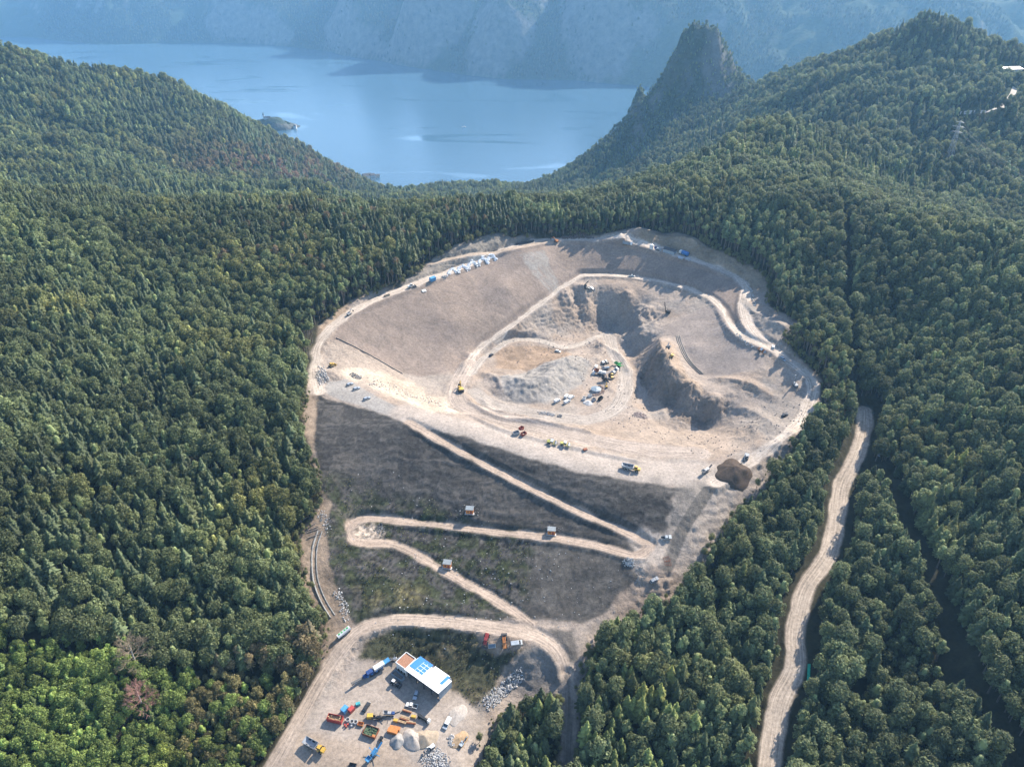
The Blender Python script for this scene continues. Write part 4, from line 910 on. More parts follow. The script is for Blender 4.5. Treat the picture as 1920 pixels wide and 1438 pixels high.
def car(o, mat, L=4.5, W_=1.8, H=1.5):
    h = L/2
    MB().prism([(-h, .38), (-h, .85), (-h+.15, .98), (h-1.35, .95), (h-.1, .78), (h, .4)], -W_/2, W_/2).build('body', mat, o, .05)
    MB().prism([(-h+.15, .96), (-h+.55, H-.08), (h*.18, H-.08), (h-1.35, .96)], -W_/2+.08, W_/2-.08, .16, 1.2).build('window', GLASS, o, .03)
    MB().prism([(-h+.5, H-.1), (-h+.65, H), (h*.1, H), (h*.2, H-.1)], -W_/2+.2, W_/2-.2).build('roof', mat, o)
    for x in (-h*.62, h*.62):
        for y in (-W_/2+.1, W_/2-.1): W(o, x, y, .33, .22)
    for y in (-.6, .6): MB().box((h-.03, y, .66), (.1, .35, .16)).build('headlight', WHITE, o)
def van(o, mat, L=5.4, W_=2.0, H=2.3):
    h = L/2
    MB().prism([(-h, .4), (-h, H-.08), (-h+.12, H), (h-1.7, H), (h-.85, 1.15), (h-.08, .95), (h, .45)], -W_/2, W_/2, .08, 1.5).build('body', mat, o, .05)
    MB().prism([(h-1.62, H-.12), (h-.86, 1.2), (h-.80, 1.2), (h-1.56, H-.10)], -W_/2+.16, W_/2-.16).build('windscreen', GLASS, o)
    for y in (-W_/2+.06, W_/2-.06): MB().box((h-1.9, y, 1.62), (.9, .06, .55)).build('window', GLASS, o)
    for x in (-h*.6, h*.62):
        for y in (-W_/2+.1, W_/2-.1): W(o, x, y, .34, .22)
def pickup(o, mat, L=5.4, W_=1.9):
    h = L/2
    MB().prism([(-.5, .45), (-.5, 1.0), (h-1.5, 1.0), (h-.1, .9), (h, .5)], -W_/2, W_/2).build('body', mat, o, .05)
    MB().prism([(-.5, 1.0), (-.45, 1.72), (.75, 1.72), (h-1.4, 1.0)], -W_/2+.06, W_/2-.06, .15, 1.2).build('window', GLASS, o, .03)
    MB().box((.15, 0, 1.76), (1.2, W_-.4, .08)).build('roof', mat, o)
    MB().tray((-.5-(h-.5)/2, 0, .5), (h-.5, W_, .55), .09).build('cargo_bed', mat, o)
    MB().box((-.5-(h-.5)/2, 0, .68), (h-.75, W_-.25, .1)).build('bed_liner', DARK, o)
    for x in (-h*.6, h*.62):
        for y in (-W_/2+.1, W_/2-.1): W(o, x, y, .37, .25)
def hauler(o, mat, bed=GREY):
    MB().box((3.3, 0, 1.5), (3.0, 1.5, .9)).box((4.5, 0, 1.75), (1.6, 1.9, 1.0)).build('bonnet', mat, o, .08)
    c = MB().box((2.7, 0, 2.55), (1.7, 1.6, 1.5), 0, 0, .86).build('cab', mat, o, .06)
    MB().box((2.7, 0, 2.62), (1.74, 1.64, .8), 0, 0, .93).build('window', GLASS, c)
    MB().box((3.3, 1.15, 1.55), (2.6, .5, .15)).box((3.3, -1.15, 1.55), (2.6, .5, .15)).build('fender', mat, o)
    MB().box((-1.5, 0, 1.0), (6.5, 1.0, .5)).build('chassis', DARK, o)
    MB().prism([(-5.2, 2.5), (-4.2, 1.45), (.9, 1.3), (1.4, 3.0), (1.25, 3.0), (.8, 1.45), (-4.1, 1.6), (-5.1, 2.6)], -1.4, 1.4).prism([(-5.2, 2.5), (-4.2, 1.45), (.9, 1.3), (1.4, 3.0)], -1.5, -1.4).prism([(-5.2, 2.5), (-4.2, 1.45), (.9, 1.3), (1.4, 3.0)], 1.4, 1.5).build('dump_bed', bed, o)
    for x in (3.6, -1.3, -3.2):
        for y in (-1.2, 1.2): W(o, x, y, .88, .62)
def excavator(o, mat, k=1.0, reach=1.0, swing=0.0):
    for y in (-1.15*k, 1.15*k): MB().prism([(-2.1*k, .35*k), (-1.8*k, 0), (1.8*k, 0), (2.1*k, .35*k), (1.85*k, .9*k), (-1.85*k, .9*k)], y-.3*k, y+.3*k).build('track', DARK, o, .05)
    MB().box((0, 0, .75*k), (1.8*k, 1.8*k, .5*k)).build('undercarriage', DARK, o)
    MB().box((-.7*k, 0, 1.75*k), (3.3*k, 2.6*k, 1.15*k)).build('engine_house', mat, o, .1*k)
    MB().box((-2.2*k, 0, 1.65*k), (.8*k, 2.5*k, 1.2*k)).build('counterweight', DARK, o, .12*k)
    c = MB().box((.55*k, .85*k, 2.15*k), (1.5*k, .95*k, 1.75*k), 0, 0, .9).build('cab', mat, o, .06*k)
    MB().box((.6*k, .85*k, 2.3*k), (1.55*k, 1.0*k, 1.0*k), 0, 0, .94).build('window', GLASS, c)
    e = (3.6*k*reach, -.3*k, 5.2*k)
    MB().bar((.9*k, -.3*k, 1.6*k), (2.2*k*reach, -.3*k, 4.2*k), .5*k).bar((2.2*k*reach, -.3*k, 4.2*k), e, .45*k).build('boom', mat, o)
    MB().bar((e[0]-.3*k, -.3*k, e[2]+.3*k), (5.6*k*reach, -.3*k, 2.4*k), .34*k).build('dipper_arm', mat, o)
    MB().prism([(5.2*k*reach, 1.2*k), (5.4*k*reach, 2.5*k), (6.1*k*reach, 2.3*k), (6.2*k*reach, 1.3*k), (5.7*k*reach, .9*k)], -.9*k, .3*k).build('bucket', DARK, o)
def roller(o, mat):
    MB().tube((2.0, -1.1, .75), (2.0, 1.1, .75), .75, None, 18).build('drum', STEEL, o)
    MB().box((2.0, 1.2, .9), (2.2, .18, .35)).box((2.0, -1.2, .9), (2.2, .18, .35)).box((.95, 0, .95), (.25, 2.4, .4)).build('drum_frame', mat, o)
    MB().box((-1.9, 0, 1.35), (2.2, 1.7, 1.0)).build('engine_cover', mat, o, .12)
    c = MB().box((-.1, 0, 1.9), (1.4, 1.6, 1.9)).build('cab', mat, o, .05)
    MB().box((-.1, 0, 2.15), (1.44, 1.64, 1.0)).build('window', GLASS, c); MB().box((-.1, 0, 2.9), (1.6, 1.8, .12)).build('cab_roof', WHITE, c)
    for y in (-1.0, 1.0): W(o, -1.6, y, .75, .55)
def dozer(o, mat):
    for y in (-1.0, 1.0): MB().prism([(-2.0, .45), (-1.7, 0), (1.6, 0), (2.0, .45), (1.6, 1.0), (-1.6, 1.0)], y-.3, y+.3).build('track', DARK, o, .05)
    MB().box((.9, 0, 1.4), (2.2, 1.1, 1.0)).build('bonnet', mat, o, .08)
    c = MB().box((-.7, 0, 2.0), (1.5, 1.5, 1.7), 0, 0, .92).build('cab', mat, o, .05); MB().box((-.7, 0, 2.25), (1.54, 1.54, .9)).build('window', GLASS, c)
    MB().prism([(2.5, .05), (2.75, .6), (2.6, 1.3), (2.45, 1.3), (2.55, .6), (2.35, .05)], -1.7, 1.7).bar((0, 1.4, .6), (2.5, 1.4, .5), .15).bar((0, -1.4, .6), (2.5, -1.4, .5), .15).build('blade', mat, o)
    MB().box((-2.2, 0, .9), (.5, .5, 1.0)).build('ripper', DARK, o)
def crusher(o, mat, k=1.0, hop=GREY, conv=DARK, canopy=None):
    for y in (-1.1*k, 1.1*k): MB().prism([(-2.4*k, .35*k), (-2.1*k, 0), (2.1*k, 0), (2.4*k, .35*k), (2.1*k, .85*k), (-2.1*k, .85*k)], y-.28*k, y+.28*k).build('track', DARK, o)
    MB().box((0, 0, 1.3*k), (7.5*k, 1.4*k, .7*k)).build('frame', mat, o, .05)
    MB().box((-.2*k, 0, 2.3*k), (2.2*k, 1.9*k, 1.5*k)).build('crusher_box', mat, o, .08)
    MB().box((2.4*k, 0, 2.2*k), (2.2*k, 2.1*k, 1.3*k)).build('engine_box', canopy or mat, o, .08)
    h = MB(); h.prism([(-4.4*k, 3.6*k), (-3.6*k, 2.0*k), (-1.8*k, 2.0*k), (-1.3*k, 3.6*k), (-1.4*k, 3.6*k), (-1.9*k, 2.12*k), (-3.5*k, 2.12*k), (-4.3*k, 3.6*k)], -1.2*k, 1.2*k)
    for y in (-1.25*k, 1.2*k): h.prism([(-4.4*k, 3.6*k), (-3.6*k, 2.0*k), (-1.8*k, 2.0*k), (-1.3*k, 3.6*k)], y, y+.06*k)
    h.build('hopper', hop, o)
    MB().bar((2.2*k, 0, .9*k), (7.2*k, 0, 3.6*k), .28*k).box((4.7*k, 0, 2.45*k), (5.6*k, 1.1*k, .14*k), 0, -.495).build('conveyor', conv, o)
    MB().bar((.6*k, -.8*k, 1.8*k), (1.6*k, -3.6*k, 2.9*k), .22*k).build('side_conveyor', conv, o)
def screener(o, mat, k=1.0):
    for y in (-1.0*k, 1.0*k): MB().prism([(-2.0*k, .35*k), (-1.7*k, 0), (1.7*k, 0), (2.0*k, .35*k), (1.7*k, .8*k), (-1.7*k, .8*k)], y-.25*k, y+.25*k).build('track', DARK, o)
    MB().box((0, 0, 1.2*k), (6.5*k, 1.3*k, .5*k)).build('frame', mat, o)
    MB().box((1.2*k, 0, 3.0*k), (3.6*k, 1.7*k, .9*k), 0, -.3).build('screen_box', mat, o, .06)
    MB().tray((-2.7*k, 0, 2.0*k), (2.6*k, 2.3*k, 1.0*k), .1).build('hopper', mat, o)
    MB().bar((-2.5*k, 0, 1.5*k), (.0*k, 0, 3.2*k), .4*k).build('feed_conveyor', DARK, o)
    MB().box((4.6*k, 0, 2.2*k), (4.6*k, .9*k, .15*k), 0, -.42).build('conveyor', mat, o)
    for s in (-1, 1): MB().bar((1.0*k, s*.6*k, 1.4*k), (1.4*k, s*3.6*k, 2.6*k), .3*k).build('side_conveyor', mat, o)
def container(o, mat, L=6.1, W_=2.44, H=2.6):
    b = MB().box((0, 0, H/2), (L, W_, H-.02))
    n = int(L/.45)
    for i in range(n):
        x = -L/2+.25+i*(L-.5)/(n-1)
        for y in (-W_/2, W_/2): b.box((x, y, H/2), (.2, .06, H-.3))
    b.build('shell', mat, o)
    for y in (-W_/4, W_/4): MB().box((L/2+.02, y, H/2), (.06, W_/2-.1, H-.25)).build('door', mat, o)
    MB().box((0, 0, H+.01), (L-.2, W_-.2, .05)).build('roof', mat, o)
def skip(o, mat, L=5.5, W_=2.3, H=1.6, load=None, fill=.7):
    MB().tray((0, 0, .12), (L, W_, H), .09).build('shell', mat, o)
    r = MB()
    for i in range(5):
        for y in (-W_/2-.03, W_/2+.03): r.box((-L/2+.4+i*(L-.8)/4, y, H/2), (.14, .08, H-.1))
    r.build('rib', mat, o)
    if load:
        q = MB(); rr = random.Random(int(L*100))
        for i in range(40): q.box((rr.uniform(-L/2+.4, L/2-.4), rr.uniform(-W_/2+.4, W_/2-.4), H*fill*rr.uniform(.6, 1.15)), (rr.uniform(.2, .9), rr.uniform(.2, .6), rr.uniform(.2, .6)), rr.uniform(0, 3), rr.uniform(-.5, .5))
        q.box((0, 0, H*.35), (L-.3, W_-.3, H*.5)); q.build('load', load, o)
def hut(o):
    b = MB(); b.box((0, 0, 1.35), (3.9, 3.0, 2.7)); b.build('wall', ORG, o)
    MB().box((0, 0, 2.82), (4.3, 3.5, .2)).build('roof', paint_mat('hut_roof', (.15, .17, .18)), o, .02)
    MB().box((.8, -1.52, 1.05), (.95, .07, 2.05)).build('door', RUSTRED, o); MB().box((-.8, -1.52, 1.6), (.9, .06, .7)).build('window', GLASS, o)
    MB().box((0, 0, .06), (5.0, 4.2, .14)).build('base_slab', CONC, o)
def tractor(o, mat):
    MB().box((1.2, 0, 1.35), (2.2, .9, .9)).build('bonnet', mat, o, .08); c = MB().box((-.6, 0, 1.9), (1.6, 1.5, 1.7), 0, 0, .9).build('cab', WHITE, o, .05)
    MB().box((-.6, 0, 2.05), (1.63, 1.53, .9)).build('window', GLASS, c)
    for y in (-.95, .95): W(o, -.9, y, .9, .5); W(o, 1.7, y, .6, .4)
    MB().box((2.9, 0, .8), (.7, 2.2, .9)).bar((.4, .6, 1.3), (2.7, .6, .8), .15).bar((.4, -.6, 1.3), (2.7, -.6, .8), .15).build('loader_bucket', DARK, o)
def loader(o, mat):
    MB().box((-1.4, 0, 1.5), (2.4, 1.6, 1.2)).build('engine_cover', mat, o, .1); c = MB().box((.3, 0, 2.2), (1.4, 1.5, 1.8), 0, 0, .9).build('cab', mat, o, .05); MB().box((.3, 0, 2.4), (1.44, 1.54, .9)).build('window', GLASS, c)
    MB().box((1.7, 0, 1.1), (1.6, 1.0, .6)).build('front_frame', mat, o)
    for s in (-1, 1): MB().bar((1.0, s*.6, 1.8), (3.3, s*.6, .8), .2).build('lift_arm', mat, o)
    MB().prism([(3.2, .15), (3.2, 1.3), (3.4, 1.35), (3.9, .2), (4.3, .1)], -1.4, 1.4).build('bucket', DARK, o)
    for x in (-1.6, 1.7):
        for y in (-1.05, 1.05): W(o, x, y, .75, .5)
def drill(o, mat, h=9.0):
    for y in (-.9, .9): MB().prism([(-1.7, .3), (-1.5, 0), (1.5, 0), (1.7, .3), (1.5, .8), (-1.5, .8)], y-.25, y+.25).build('track', DARK, o)
    MB().box((-.4, 0, 1.4), (2.8, 1.9, 1.1)).build('engine_house', mat, o, .06); MB().box((.6, .6, 2.2), (1.1, .9, 1.0)).build('cab', mat, o)
    MB().box((1.9, 0, h/2+.4), (.45, .5, h)).build('mast', mat, o); MB().bar((-.5, 0, 1.9), (1.8, 0, h*.6), .15).build('mast_strut', DARK, o); MB().box((2.2, 0, h*.75), (.4, .5, .9)).build('drill_head', DARK, o)
def truck(o, mat, tarp=None, L=8.6):
    c = MB().prism([(2.0, .8), (2.0, 3.0), (3.7, 3.0), (4.0, 1.9), (4.0, .8)], -1.2, 1.2).build('cab', mat, o, .06)
    MB().prism([(3.72, 2.8), (3.98, 1.95), (4.02, 1.95), (3.78, 2.8)], -1.05, 1.05).build('windscreen', GLASS, c)
    MB().box((-.2, 0, .9), (L-.8, .9, .3)).build('chassis', DARK, o)
    if tarp: MB().box((-1.3, 0, 2.3), (6.0, 2.4, 2.3)).build('tarpaulin', tarp, o, .12)
    else: MB().tray((-1.3, 0, 1.2), (6.0, 2.4, 1.2), .1).build('cargo_bed', GREY, o)
    for x in (3.0, -2.2, -3.5):
        for y in (-1.05, 1.05): W(o, x, y, .5, .32)

# ------------------------------------------------------------------ heaps and loose stone
def heap(label, p, r, h, mat, name='gravel_heap', stretch=1.0, deg=0.0, seed=1, group=None, cat='heap'):
    c = ground(*p); V, F = [], []; nr, na = 12, 36; V.append((0, 0, h))
    for i in range(1, nr+1):
        for k in range(na):
            a = 6.2832*k/na; q = i/nr; lob = 1+.28*(vnoise(np.array([math.cos(a)*1.6+seed*7.3]), np.array([math.sin(a)*1.6+seed]), seed)[0]-.5)*2
            x, y = r*stretch*q*lob*math.cos(a), r*q*lob*math.sin(a)
            z = h*max(0, 1-q)**.95*(1+.35*(fbm(np.array([x*.45+seed]), np.array([y*.45]), seed, 3)[0]-.5)) - .5*(q > .97)
            V.append((x, y, z))
    F += [(0, 1+k, 1+(k+1) % na) for k in range(na)]
    for i in range(nr-1):
        b = 1+i*na; F += [(b+k, b+na+k, b+na+(k+1) % na, b+(k+1) % na) for k in range(na)]
    cs, sn = math.cos(math.radians(deg)), math.sin(math.radians(deg)); W_ = []
    for x, y, z in V:
        X, Y = c[0]+x*cs-y*sn, c[1]+x*sn+y*cs; W_.append((x*cs-y*sn, x*sn+y*cs, z+float(hf(X, Y))+CAMZ-c[2]))
    o = bpy.data.objects.new(name, mesh_from(name, W_, F, mat, True)); scene.collection.objects.link(o); o.location = c; return tag(o, label, cat, group)
def rocks(name, label, pts, n, spread, size, mat, pile=0.0, kind='stuff', cat='stones', seed=5, group=None):
    r = random.Random(seed); P = [ground(*p) for p in pts]; V, F = [], []; c0 = sum(P)/len(P)
    segs = [np.linalg.norm(P[i+1]-P[i]) for i in range(len(P)-1)]
    for _ in range(n):
        if segs:
            i = r.choices(range(len(segs)), segs)[0]; t = r.random(); q = P[i]*(1-t)+P[i+1]*t
        else: q = P[0]
        a = r.random()*6.283; d = spread*math.sqrt(r.random()); x, y = q[0]+d*math.cos(a), q[1]+d*math.sin(a)
        s = size*r.uniform(.45, 1.3); z = float(hf(x, y))+CAMZ+pile*(1-d/spread)*r.uniform(.7, 1.0)+s*.15; b = len(V)
        M = Matrix.Rotation(r.random()*6.3, 3, 'Z') @ Matrix.Rotation(r.random()*6.3, 3, 'X')
        for ax in ((1, 0, 0), (-1, 0, 0), (0, 1, 0), (0, -1, 0), (0, 0, 1), (0, 0, -1)):
            v = M @ Vector([q_*s*r.uniform(.4, .7) for q_ in ax]) if False else M @ (Vector(ax)*s*r.uniform(.38, .72)+Vector((r.uniform(-.15, .15), r.uniform(-.15, .15), r.uniform(-.15, .15)))*s)
            V.append((v.x+x-c0[0], v.y+y-c0[1], v.z+z-c0[2]))
        F += [(b+i, b+j, b+k) for i, j, k in ((0, 2, 4), (2, 1, 4), (1, 3, 4), (3, 0, 4), (2, 0, 5), (1, 2, 5), (3, 1, 5), (0, 3, 5))]
    o = bpy.data.objects.new(name, mesh_from(name, V, F, mat)); scene.collection.objects.link(o); o.location = c0
    if kind: o['kind'] = kind
    return tag(o, label, cat, group)
A_ = lambda x, y: (x/6.596+600, y/6.596+1220)
B_ = lambda x, y: (x/3.594+1040, y/3.594+400)
C_ = lambda x, y: (x/4.79+900, y/4.79+600)
D_ = lambda x, y: (x/3.594+560, y/3.594+400)
E_ = lambda x, y: (x/3.596+1000, y/3.596+780)
G_ = lambda x, y: (x/8+860, y/8+1160)
# ------------------------------------------------------------------ lower yard
# workshop: mono-pitch white roof with blue sheets, open towards the yard
wa = ground(*A_(1095, 330)); wb = ground(*A_(1480, 615))
hd = math.atan2(wb[1]-wa[1], wb[0]-wa[0]); LW = 19.0
o = empty('workshop', (0, 0, 0)); o.matrix_world = frame_at(np.array([(wa[0]+wb[0])/2, (wa[1]+wb[1])/2]), hd, 3, True); tag(o, 'open fronted workshop with white and blue sheet roof in the lower yard', 'building')
# local x along the front, local y towards the bank behind
MB().box((0, 8.35, 2.4), (LW-.6, .25, 6.2)).build('back_wall', GREY, o)
for x, s in ((-LW/2+.3, 0), (LW/2-.3, 0)): MB().prism([(-.0, -.6), (8.2, -.6), (8.2, 5.1), (0, 6.2)], x-.12, x+.12).build('side_wall', GREYB, o)
for q in o.children:
    if q.name.startswith('side_wall'):
        for v in q.data.vertices: v.co = Vector((v.co.y, v.co.x, v.co.z))
for i in range(5): MB().box((-LW/2+.35+i*(LW-.7)/4, .1, 2.9), (.3, .3, 6.5)).build('post', DARK, o)
def roofpatch(name, x0, x1, y0, y1, mat, par, up=0.0, th=.14):
    zr = lambda y: 6.75-y*.135
    m = MB(); b = len(m.V)
    for d in (up, up+th):
        for x, y in ((x0, y0), (x1, y0), (x1, y1), (x0, y1)): m.V.append(Vector((x, y, zr(y)+d)))
    m.F += [(3, 2, 1, 0), (4, 5, 6, 7)]+[(i, (i+1) % 4, 4+(i+1) % 4, 4+i) for i in range(4)]
    return m.build(name, mat, par)
rf = roofpatch('roof', -LW/2-.6, LW/2+.8, -1.3, 7.6, ROOFW, o)
roofpatch('roof_extension', -LW/2+8.6, LW/2-1.6, 7.6, 9.0, ROOFW, rf)
bl_ = MB()
for nm, x0, x1, y0, y1 in (('blue_sheet', -LW/2-.4, -LW/2+3.2, 1.4, 8.8), ('blue_sheet', -LW/2+3.35, -LW/2+5.4, 1.4, 8.8), ('blue_sheet', -LW/2+5.6, -LW/2+7.6, 1.4, 8.8), ('blue_sheet', LW/2-2.6, LW/2-1.1, 3.2, 8.6)): roofpatch(nm, x0, x1, y0, y1, ROOFB, rf, .15, .05)
for y in (2.6, 4.6, 6.4): roofpatch('roof_strip', -LW/2+3.3, -LW/2+7.7, y, y+.22, ROOFW, rf, .21, .04)
for i in range(4):
    x = -LW/2+2.6+i*4.6; MB().box((x, 5.2, 1.2), (2.2, 4.0, 2.4)).build('storage_rack', DARK, o)
# office annex with flat gravel roof
an = empty('site_office', (0, 0, 0)); q0 = ground(*A_(940, 350)); an.matrix_world = o.matrix_world @ Matrix.Translation((-LW/2-3.9, 2.9, 0)); tag(an, 'square office block with brown gravel roof beside the workshop', 'building')
MB().box((0, 0, 2.6), (5.9, 6.6, 6.4)).build('wall', WHITE, an)
for sx in (-1, 1): MB().box((sx*3.0, 0, 5.95), (.3, 6.9, .6)).build('parapet', WHITE, an); MB().box((0, sx*3.4, 5.952), (5.7, .3, .6)).build('parapet', WHITE, an)
MB().box((0, 0, 5.84), (5.7, 6.5, .1)).build('roof', GRAVROOF, an)
for x in (-1.6, .2, 2.0): MB().box((x, -3.32, 2.0), (1.1, .08, 1.3)).build('window', GLASS, an)
o = empty('waste_container', (0, 0, 0)); o.matrix_world = an.matrix_world @ Matrix.Translation((.2, -5.6, 0)); tag(o, 'open grey metal container in front of the gravel roofed office', 'container'); skip(o, GREYB, 6.0, 2.6, 2.2)
o = put('tractor', 'white cabbed tractor with front loader beside the grey container', 'tractor', A_(870, 385), A_(980, 440)); tractor(o, DARK)
o = put('parked_car', 'silver car parked in the shade in front of the workshop', 'car', A_(1200, 520), A_(1175, 590)); car(o, SILVER)
o = put('pickup_truck', 'white pickup truck parked at the edge of the workshop shadow', 'pickup', A_(1195, 700), A_(1075, 672)); pickup(o, WHITE)
o = put('parked_van', 'white van standing alone right of the parked machines in the yard', 'van', A_(1592, 862), A_(1548, 950)); van(o, WHITE, 5.2, 1.95, 2.0)
o = put('parked_car', 'black estate car parked behind the row of yard machines', 'car', A_(548, 745), A_(600, 660)); car(o, BLACK, 4.8)
# long blue and white crushing plant below the grass bank
o = put('crushing_plant', 'long blue and white mobile crushing plant at the foot of the grass bank', 'crusher', A_(560, 330), A_(820, 165), None, 3)
for y in (-1.2, 1.2): MB().prism([(-3.4, .4), (-3.0, 0), (1.0, 0), (1.4, .4), (1.0, .95), (-3.0, .95)], y-.3, y+.3).build('track', DARK, o)
MB().box((-.5, 0, 1.5), (11.5, 1.7, .7)).build('frame', NAVY, o); MB().box((1.6, 0, 3.0), (5.2, 2.1, 1.7)).build('canopy', WHITE, o, .1)
MB().box((-3.0, 0, 2.6), (3.0, 2.0, 1.6)).build('engine_box', NAVY, o, .1); MB().box((5.4, 0, 3.1), (3.4, 2.0, .5), 0, -.12).build('feeder', LBLUE, o)
MB().box((-8.4, 0, 1.9), (7.6, .95, .25), 0, .22).bar((-5, 0, 1.3), (-12, 0, .7), .3).build('conveyor', DARK, o); MB().box((-9.5, 0, .8), (2.4, .5, .5)).build('belt_guard', CONC, o)
for x in (-4.6, -2.4, .0, 2.6): MB().box((x, -1.15, 1.9), (.9, .35, .9)).build('side_box', BLUE, o)
o = put('tracked_feeder', 'small pale feeder machine between the crushing plant and the office', 'machine', A_(850, 125), A_(960, 105)); screener(o, STEEL, .55)
# the row of parked machines and materials
o = put('open_container', 'big red open container full of yellowish scrap', 'container', A_(100, 838), A_(285, 878)); skip(o, RED, 6.6, 2.6, 2.4, TAN, .8)
o = put('tool_container', 'bright blue tool container behind the red open container', 'container', A_(285, 765), A_(330, 715)); container(o, LBLUE, 2.9, 2.2, 2.2)
o = put('tool_container', 'red tool container next to the blue one', 'container', A_(370, 760), A_(410, 720)); container(o, RED, 2.6, 1.9, 2.0)
o = put('generator', 'small teal generator box at the back of the yard row', 'generator', A_(452, 672), A_(490, 660)); MB().box((0, 0, .7), (1.9, 1.3, 1.2)).build('housing', TEAL, o, .06); MB().box((0, 0, .06), (2.1, 1.5, .14)).build('skid', DARK, o); MB().tube((.6, 0, 1.2), (.6, 0, 1.7), .08).build('exhaust', DARK, o)
for i, (p, lb) in enumerate(((A_(345, 862), 'leftmost concrete manhole ring in the yard row'), (A_(398, 886), 'middle concrete manhole ring in the yard row'), (A_(442, 890), 'rightmost concrete manhole ring in the yard row'))):
    c = ground(*p); m = MB(); n = 20; b = 0
    for r, z in ((.95, 0), (.95, 1.1), (.75, 1.1), (.75, 0)):
        for k in range(n): m.V.append(Vector((r*math.cos(6.2832*k/n), r*math.sin(6.2832*k/n), z)))
    for j in range(4):
        for k in range(n): m.F.append((j*n+k, j*n+(k+1) % n, ((j+1) % 4)*n+(k+1) % n, ((j+1) % 4)*n+k))
    q = m.build('concrete_ring', CONC); q.location = c; tag(q, lb, 'concrete ring', 'concrete rings')
for i, (x, y, mt, lb) in enumerate(((310, 925, RED, 'red barrel nearest the red open container'), (326, 945, RUSTRED, 'rusty red barrel in front of the concrete rings'), (345, 918, RED, 'red barrel right of the rusty one'), (392, 935, GREY, 'grey barrel in front of the middle concrete ring'))):
    q = MB().tube((0, 0, 0), (0, 0, .9), .38, None, 14).tube((0, 0, .28), (0, 0, .34), .41, None, 14).tube((0, 0, .58), (0, 0, .64), .41, None, 14).build('oil_drum', mt); q.location = ground(*A_(x, y)); tag(q, lb, 'drum', 'barrels')
o = put('skip', 'low orange skip beside the concrete rings', 'skip', A_(478, 905), A_(530, 915)); skip(o, ORG, 2.4, 1.6, .9)
o = put('generator', 'round nosed yellow generator left of the black drilling unit', 'generator', A_(590, 825), A_(650, 822)); MB().box((0, 0, 1.1), (2.7, 1.9, 1.7)).build('housing', YEL, o, .15); MB().box((0, 0, .2), (2.9, 1.7, .25)).build('skid', DARK, o); MB().box((1.36, 0, 1.1), (.06, 1.3, 1.0)).build('grille', DARK, o)
o = put('drilling_unit', 'black tracked drilling unit right of the yellow generator', 'machine', A_(672, 840), A_(755, 845)); screener(o, BLACK, .62)
o = put('mobile_crusher', 'small grey and navy crusher in the middle of the yard row', 'crusher', A_(800, 790), A_(930, 790)); crusher(o, GREY, .62, STEEL, DARK, NAVY)
o = put('equipment_box', 'bright yellow equipment box in front of the small grey crusher', 'box', A_(910, 862), A_(965, 872)); container(o, YEL, 1.9, 1.2, 1.1)
o = put('equipment_box', 'dull yellow equipment box behind the timber beams', 'box', A_(1130, 812), A_(1185, 822)); container(o, YEL, 2.0, 1.1, .9)
for i, (x0, y0, x1, y1, mt) in enumerate(((1030, 745, 1120, 775, RUST), (1035, 735, 1125, 765, TAN), (1000, 815, 1110, 850, TAN), (995, 828, 1105, 864, TAN), (990, 842, 1098, 878, RUST), (970, 868, 1060, 895, TAN), (965, 880, 1055, 908, TAN), (1070, 885, 1180, 900, TAN), (1072, 898, 1182, 914, RUST))):
    lb = ['rust brown beam behind the white pickup', 'tan beam closest to the white pickup', 'tan beam at the back of the middle stack', 'tan beam in the centre of the middle stack', 'rust brown beam at the front of the middle stack', 'back tan beam beside the yellow box', 'front tan beam beside the yellow box', 'tan beam at the right end of the row', 'rust brown beam lying frontmost at the right end'][i]
    o = put('timber_beam', lb, 'beam', A_(x0, y0), A_(x1, y1), 'beams stored in the yard')
    MB().box((0, 0, .55), (4.2, .34, .3)).box((0, 0, .95), (4.2, .34, .3)).build('beam', mt, o); MB().box((-1.5, 0, .2), (.25, .7, .38)).box((1.5, 0, .2), (.25, .7, .38)).build('bearer', TAN, o)
o = put('drill_rig', 'long black conveyor machine with white cab at the right end of the yard row', 'machine', A_(1215, 810), A_(1345, 885))
MB().box((-.4, 0, 1.5), (5.2, .9, .35), 0, .06).box((-.4, 0, .8), (4.6, 1.2, .5)).build('boom', BLACK, o); MB().box((2.9, 0, 1.5), (1.2, 1.5, 1.7), 0, 0, .9).build('cab', WHITE, o, .05)
for x in (-2, 2):
    for y in (-.75, .75): W(o, x, y, .5, .35)
o = put('open_container', 'wide rusty orange open bay full of green scrap', 'container', A_(560, 985), A_(700, 1035)); skip(o, RUST, 6.0, 4.2, 1.5, FIELDG, .7)
o = put('compressor', 'small orange compressor at the front corner of the green scrap bay', 'compressor', A_(655, 1060), A_(680, 1070)); MB().box((0, 0, .75), (1.4, 1.0, .9)).build('housing', ORG, o, .08); W(o, -.2, -.5, .28, .15); W(o, -.2, .5, .28, .15)
o = put('roll_off_container', 'front orange roll off container beside the gravel heaps', 'container', A_(845, 990), A_(955, 1022), 'orange roll off containers'); container(o, ORG, 4.2, 1.8, 1.7)
o = put('roll_off_container', 'back orange roll off container beside the gravel heaps', 'container', A_(868, 952), A_(985, 975), 'orange roll off containers'); container(o, ORG, 4.4, 1.5, 1.2)
o = put('mini_dumper', 'small black mini dumper standing alone in front of the row', 'machine', A_(765, 1060), A_(750, 1140)); MB().box((-.4, 0, .9), (1.4, 1.0, .8)).build('body', BLACK, o, .05); MB().tray((.9, 0, .8), (1.3, 1.1, .6), .07).build('dump_bed', DARK, o)
for x in (-.8, .8):
    for y in (-.6, .6): W(o, x, y, .38, .25)
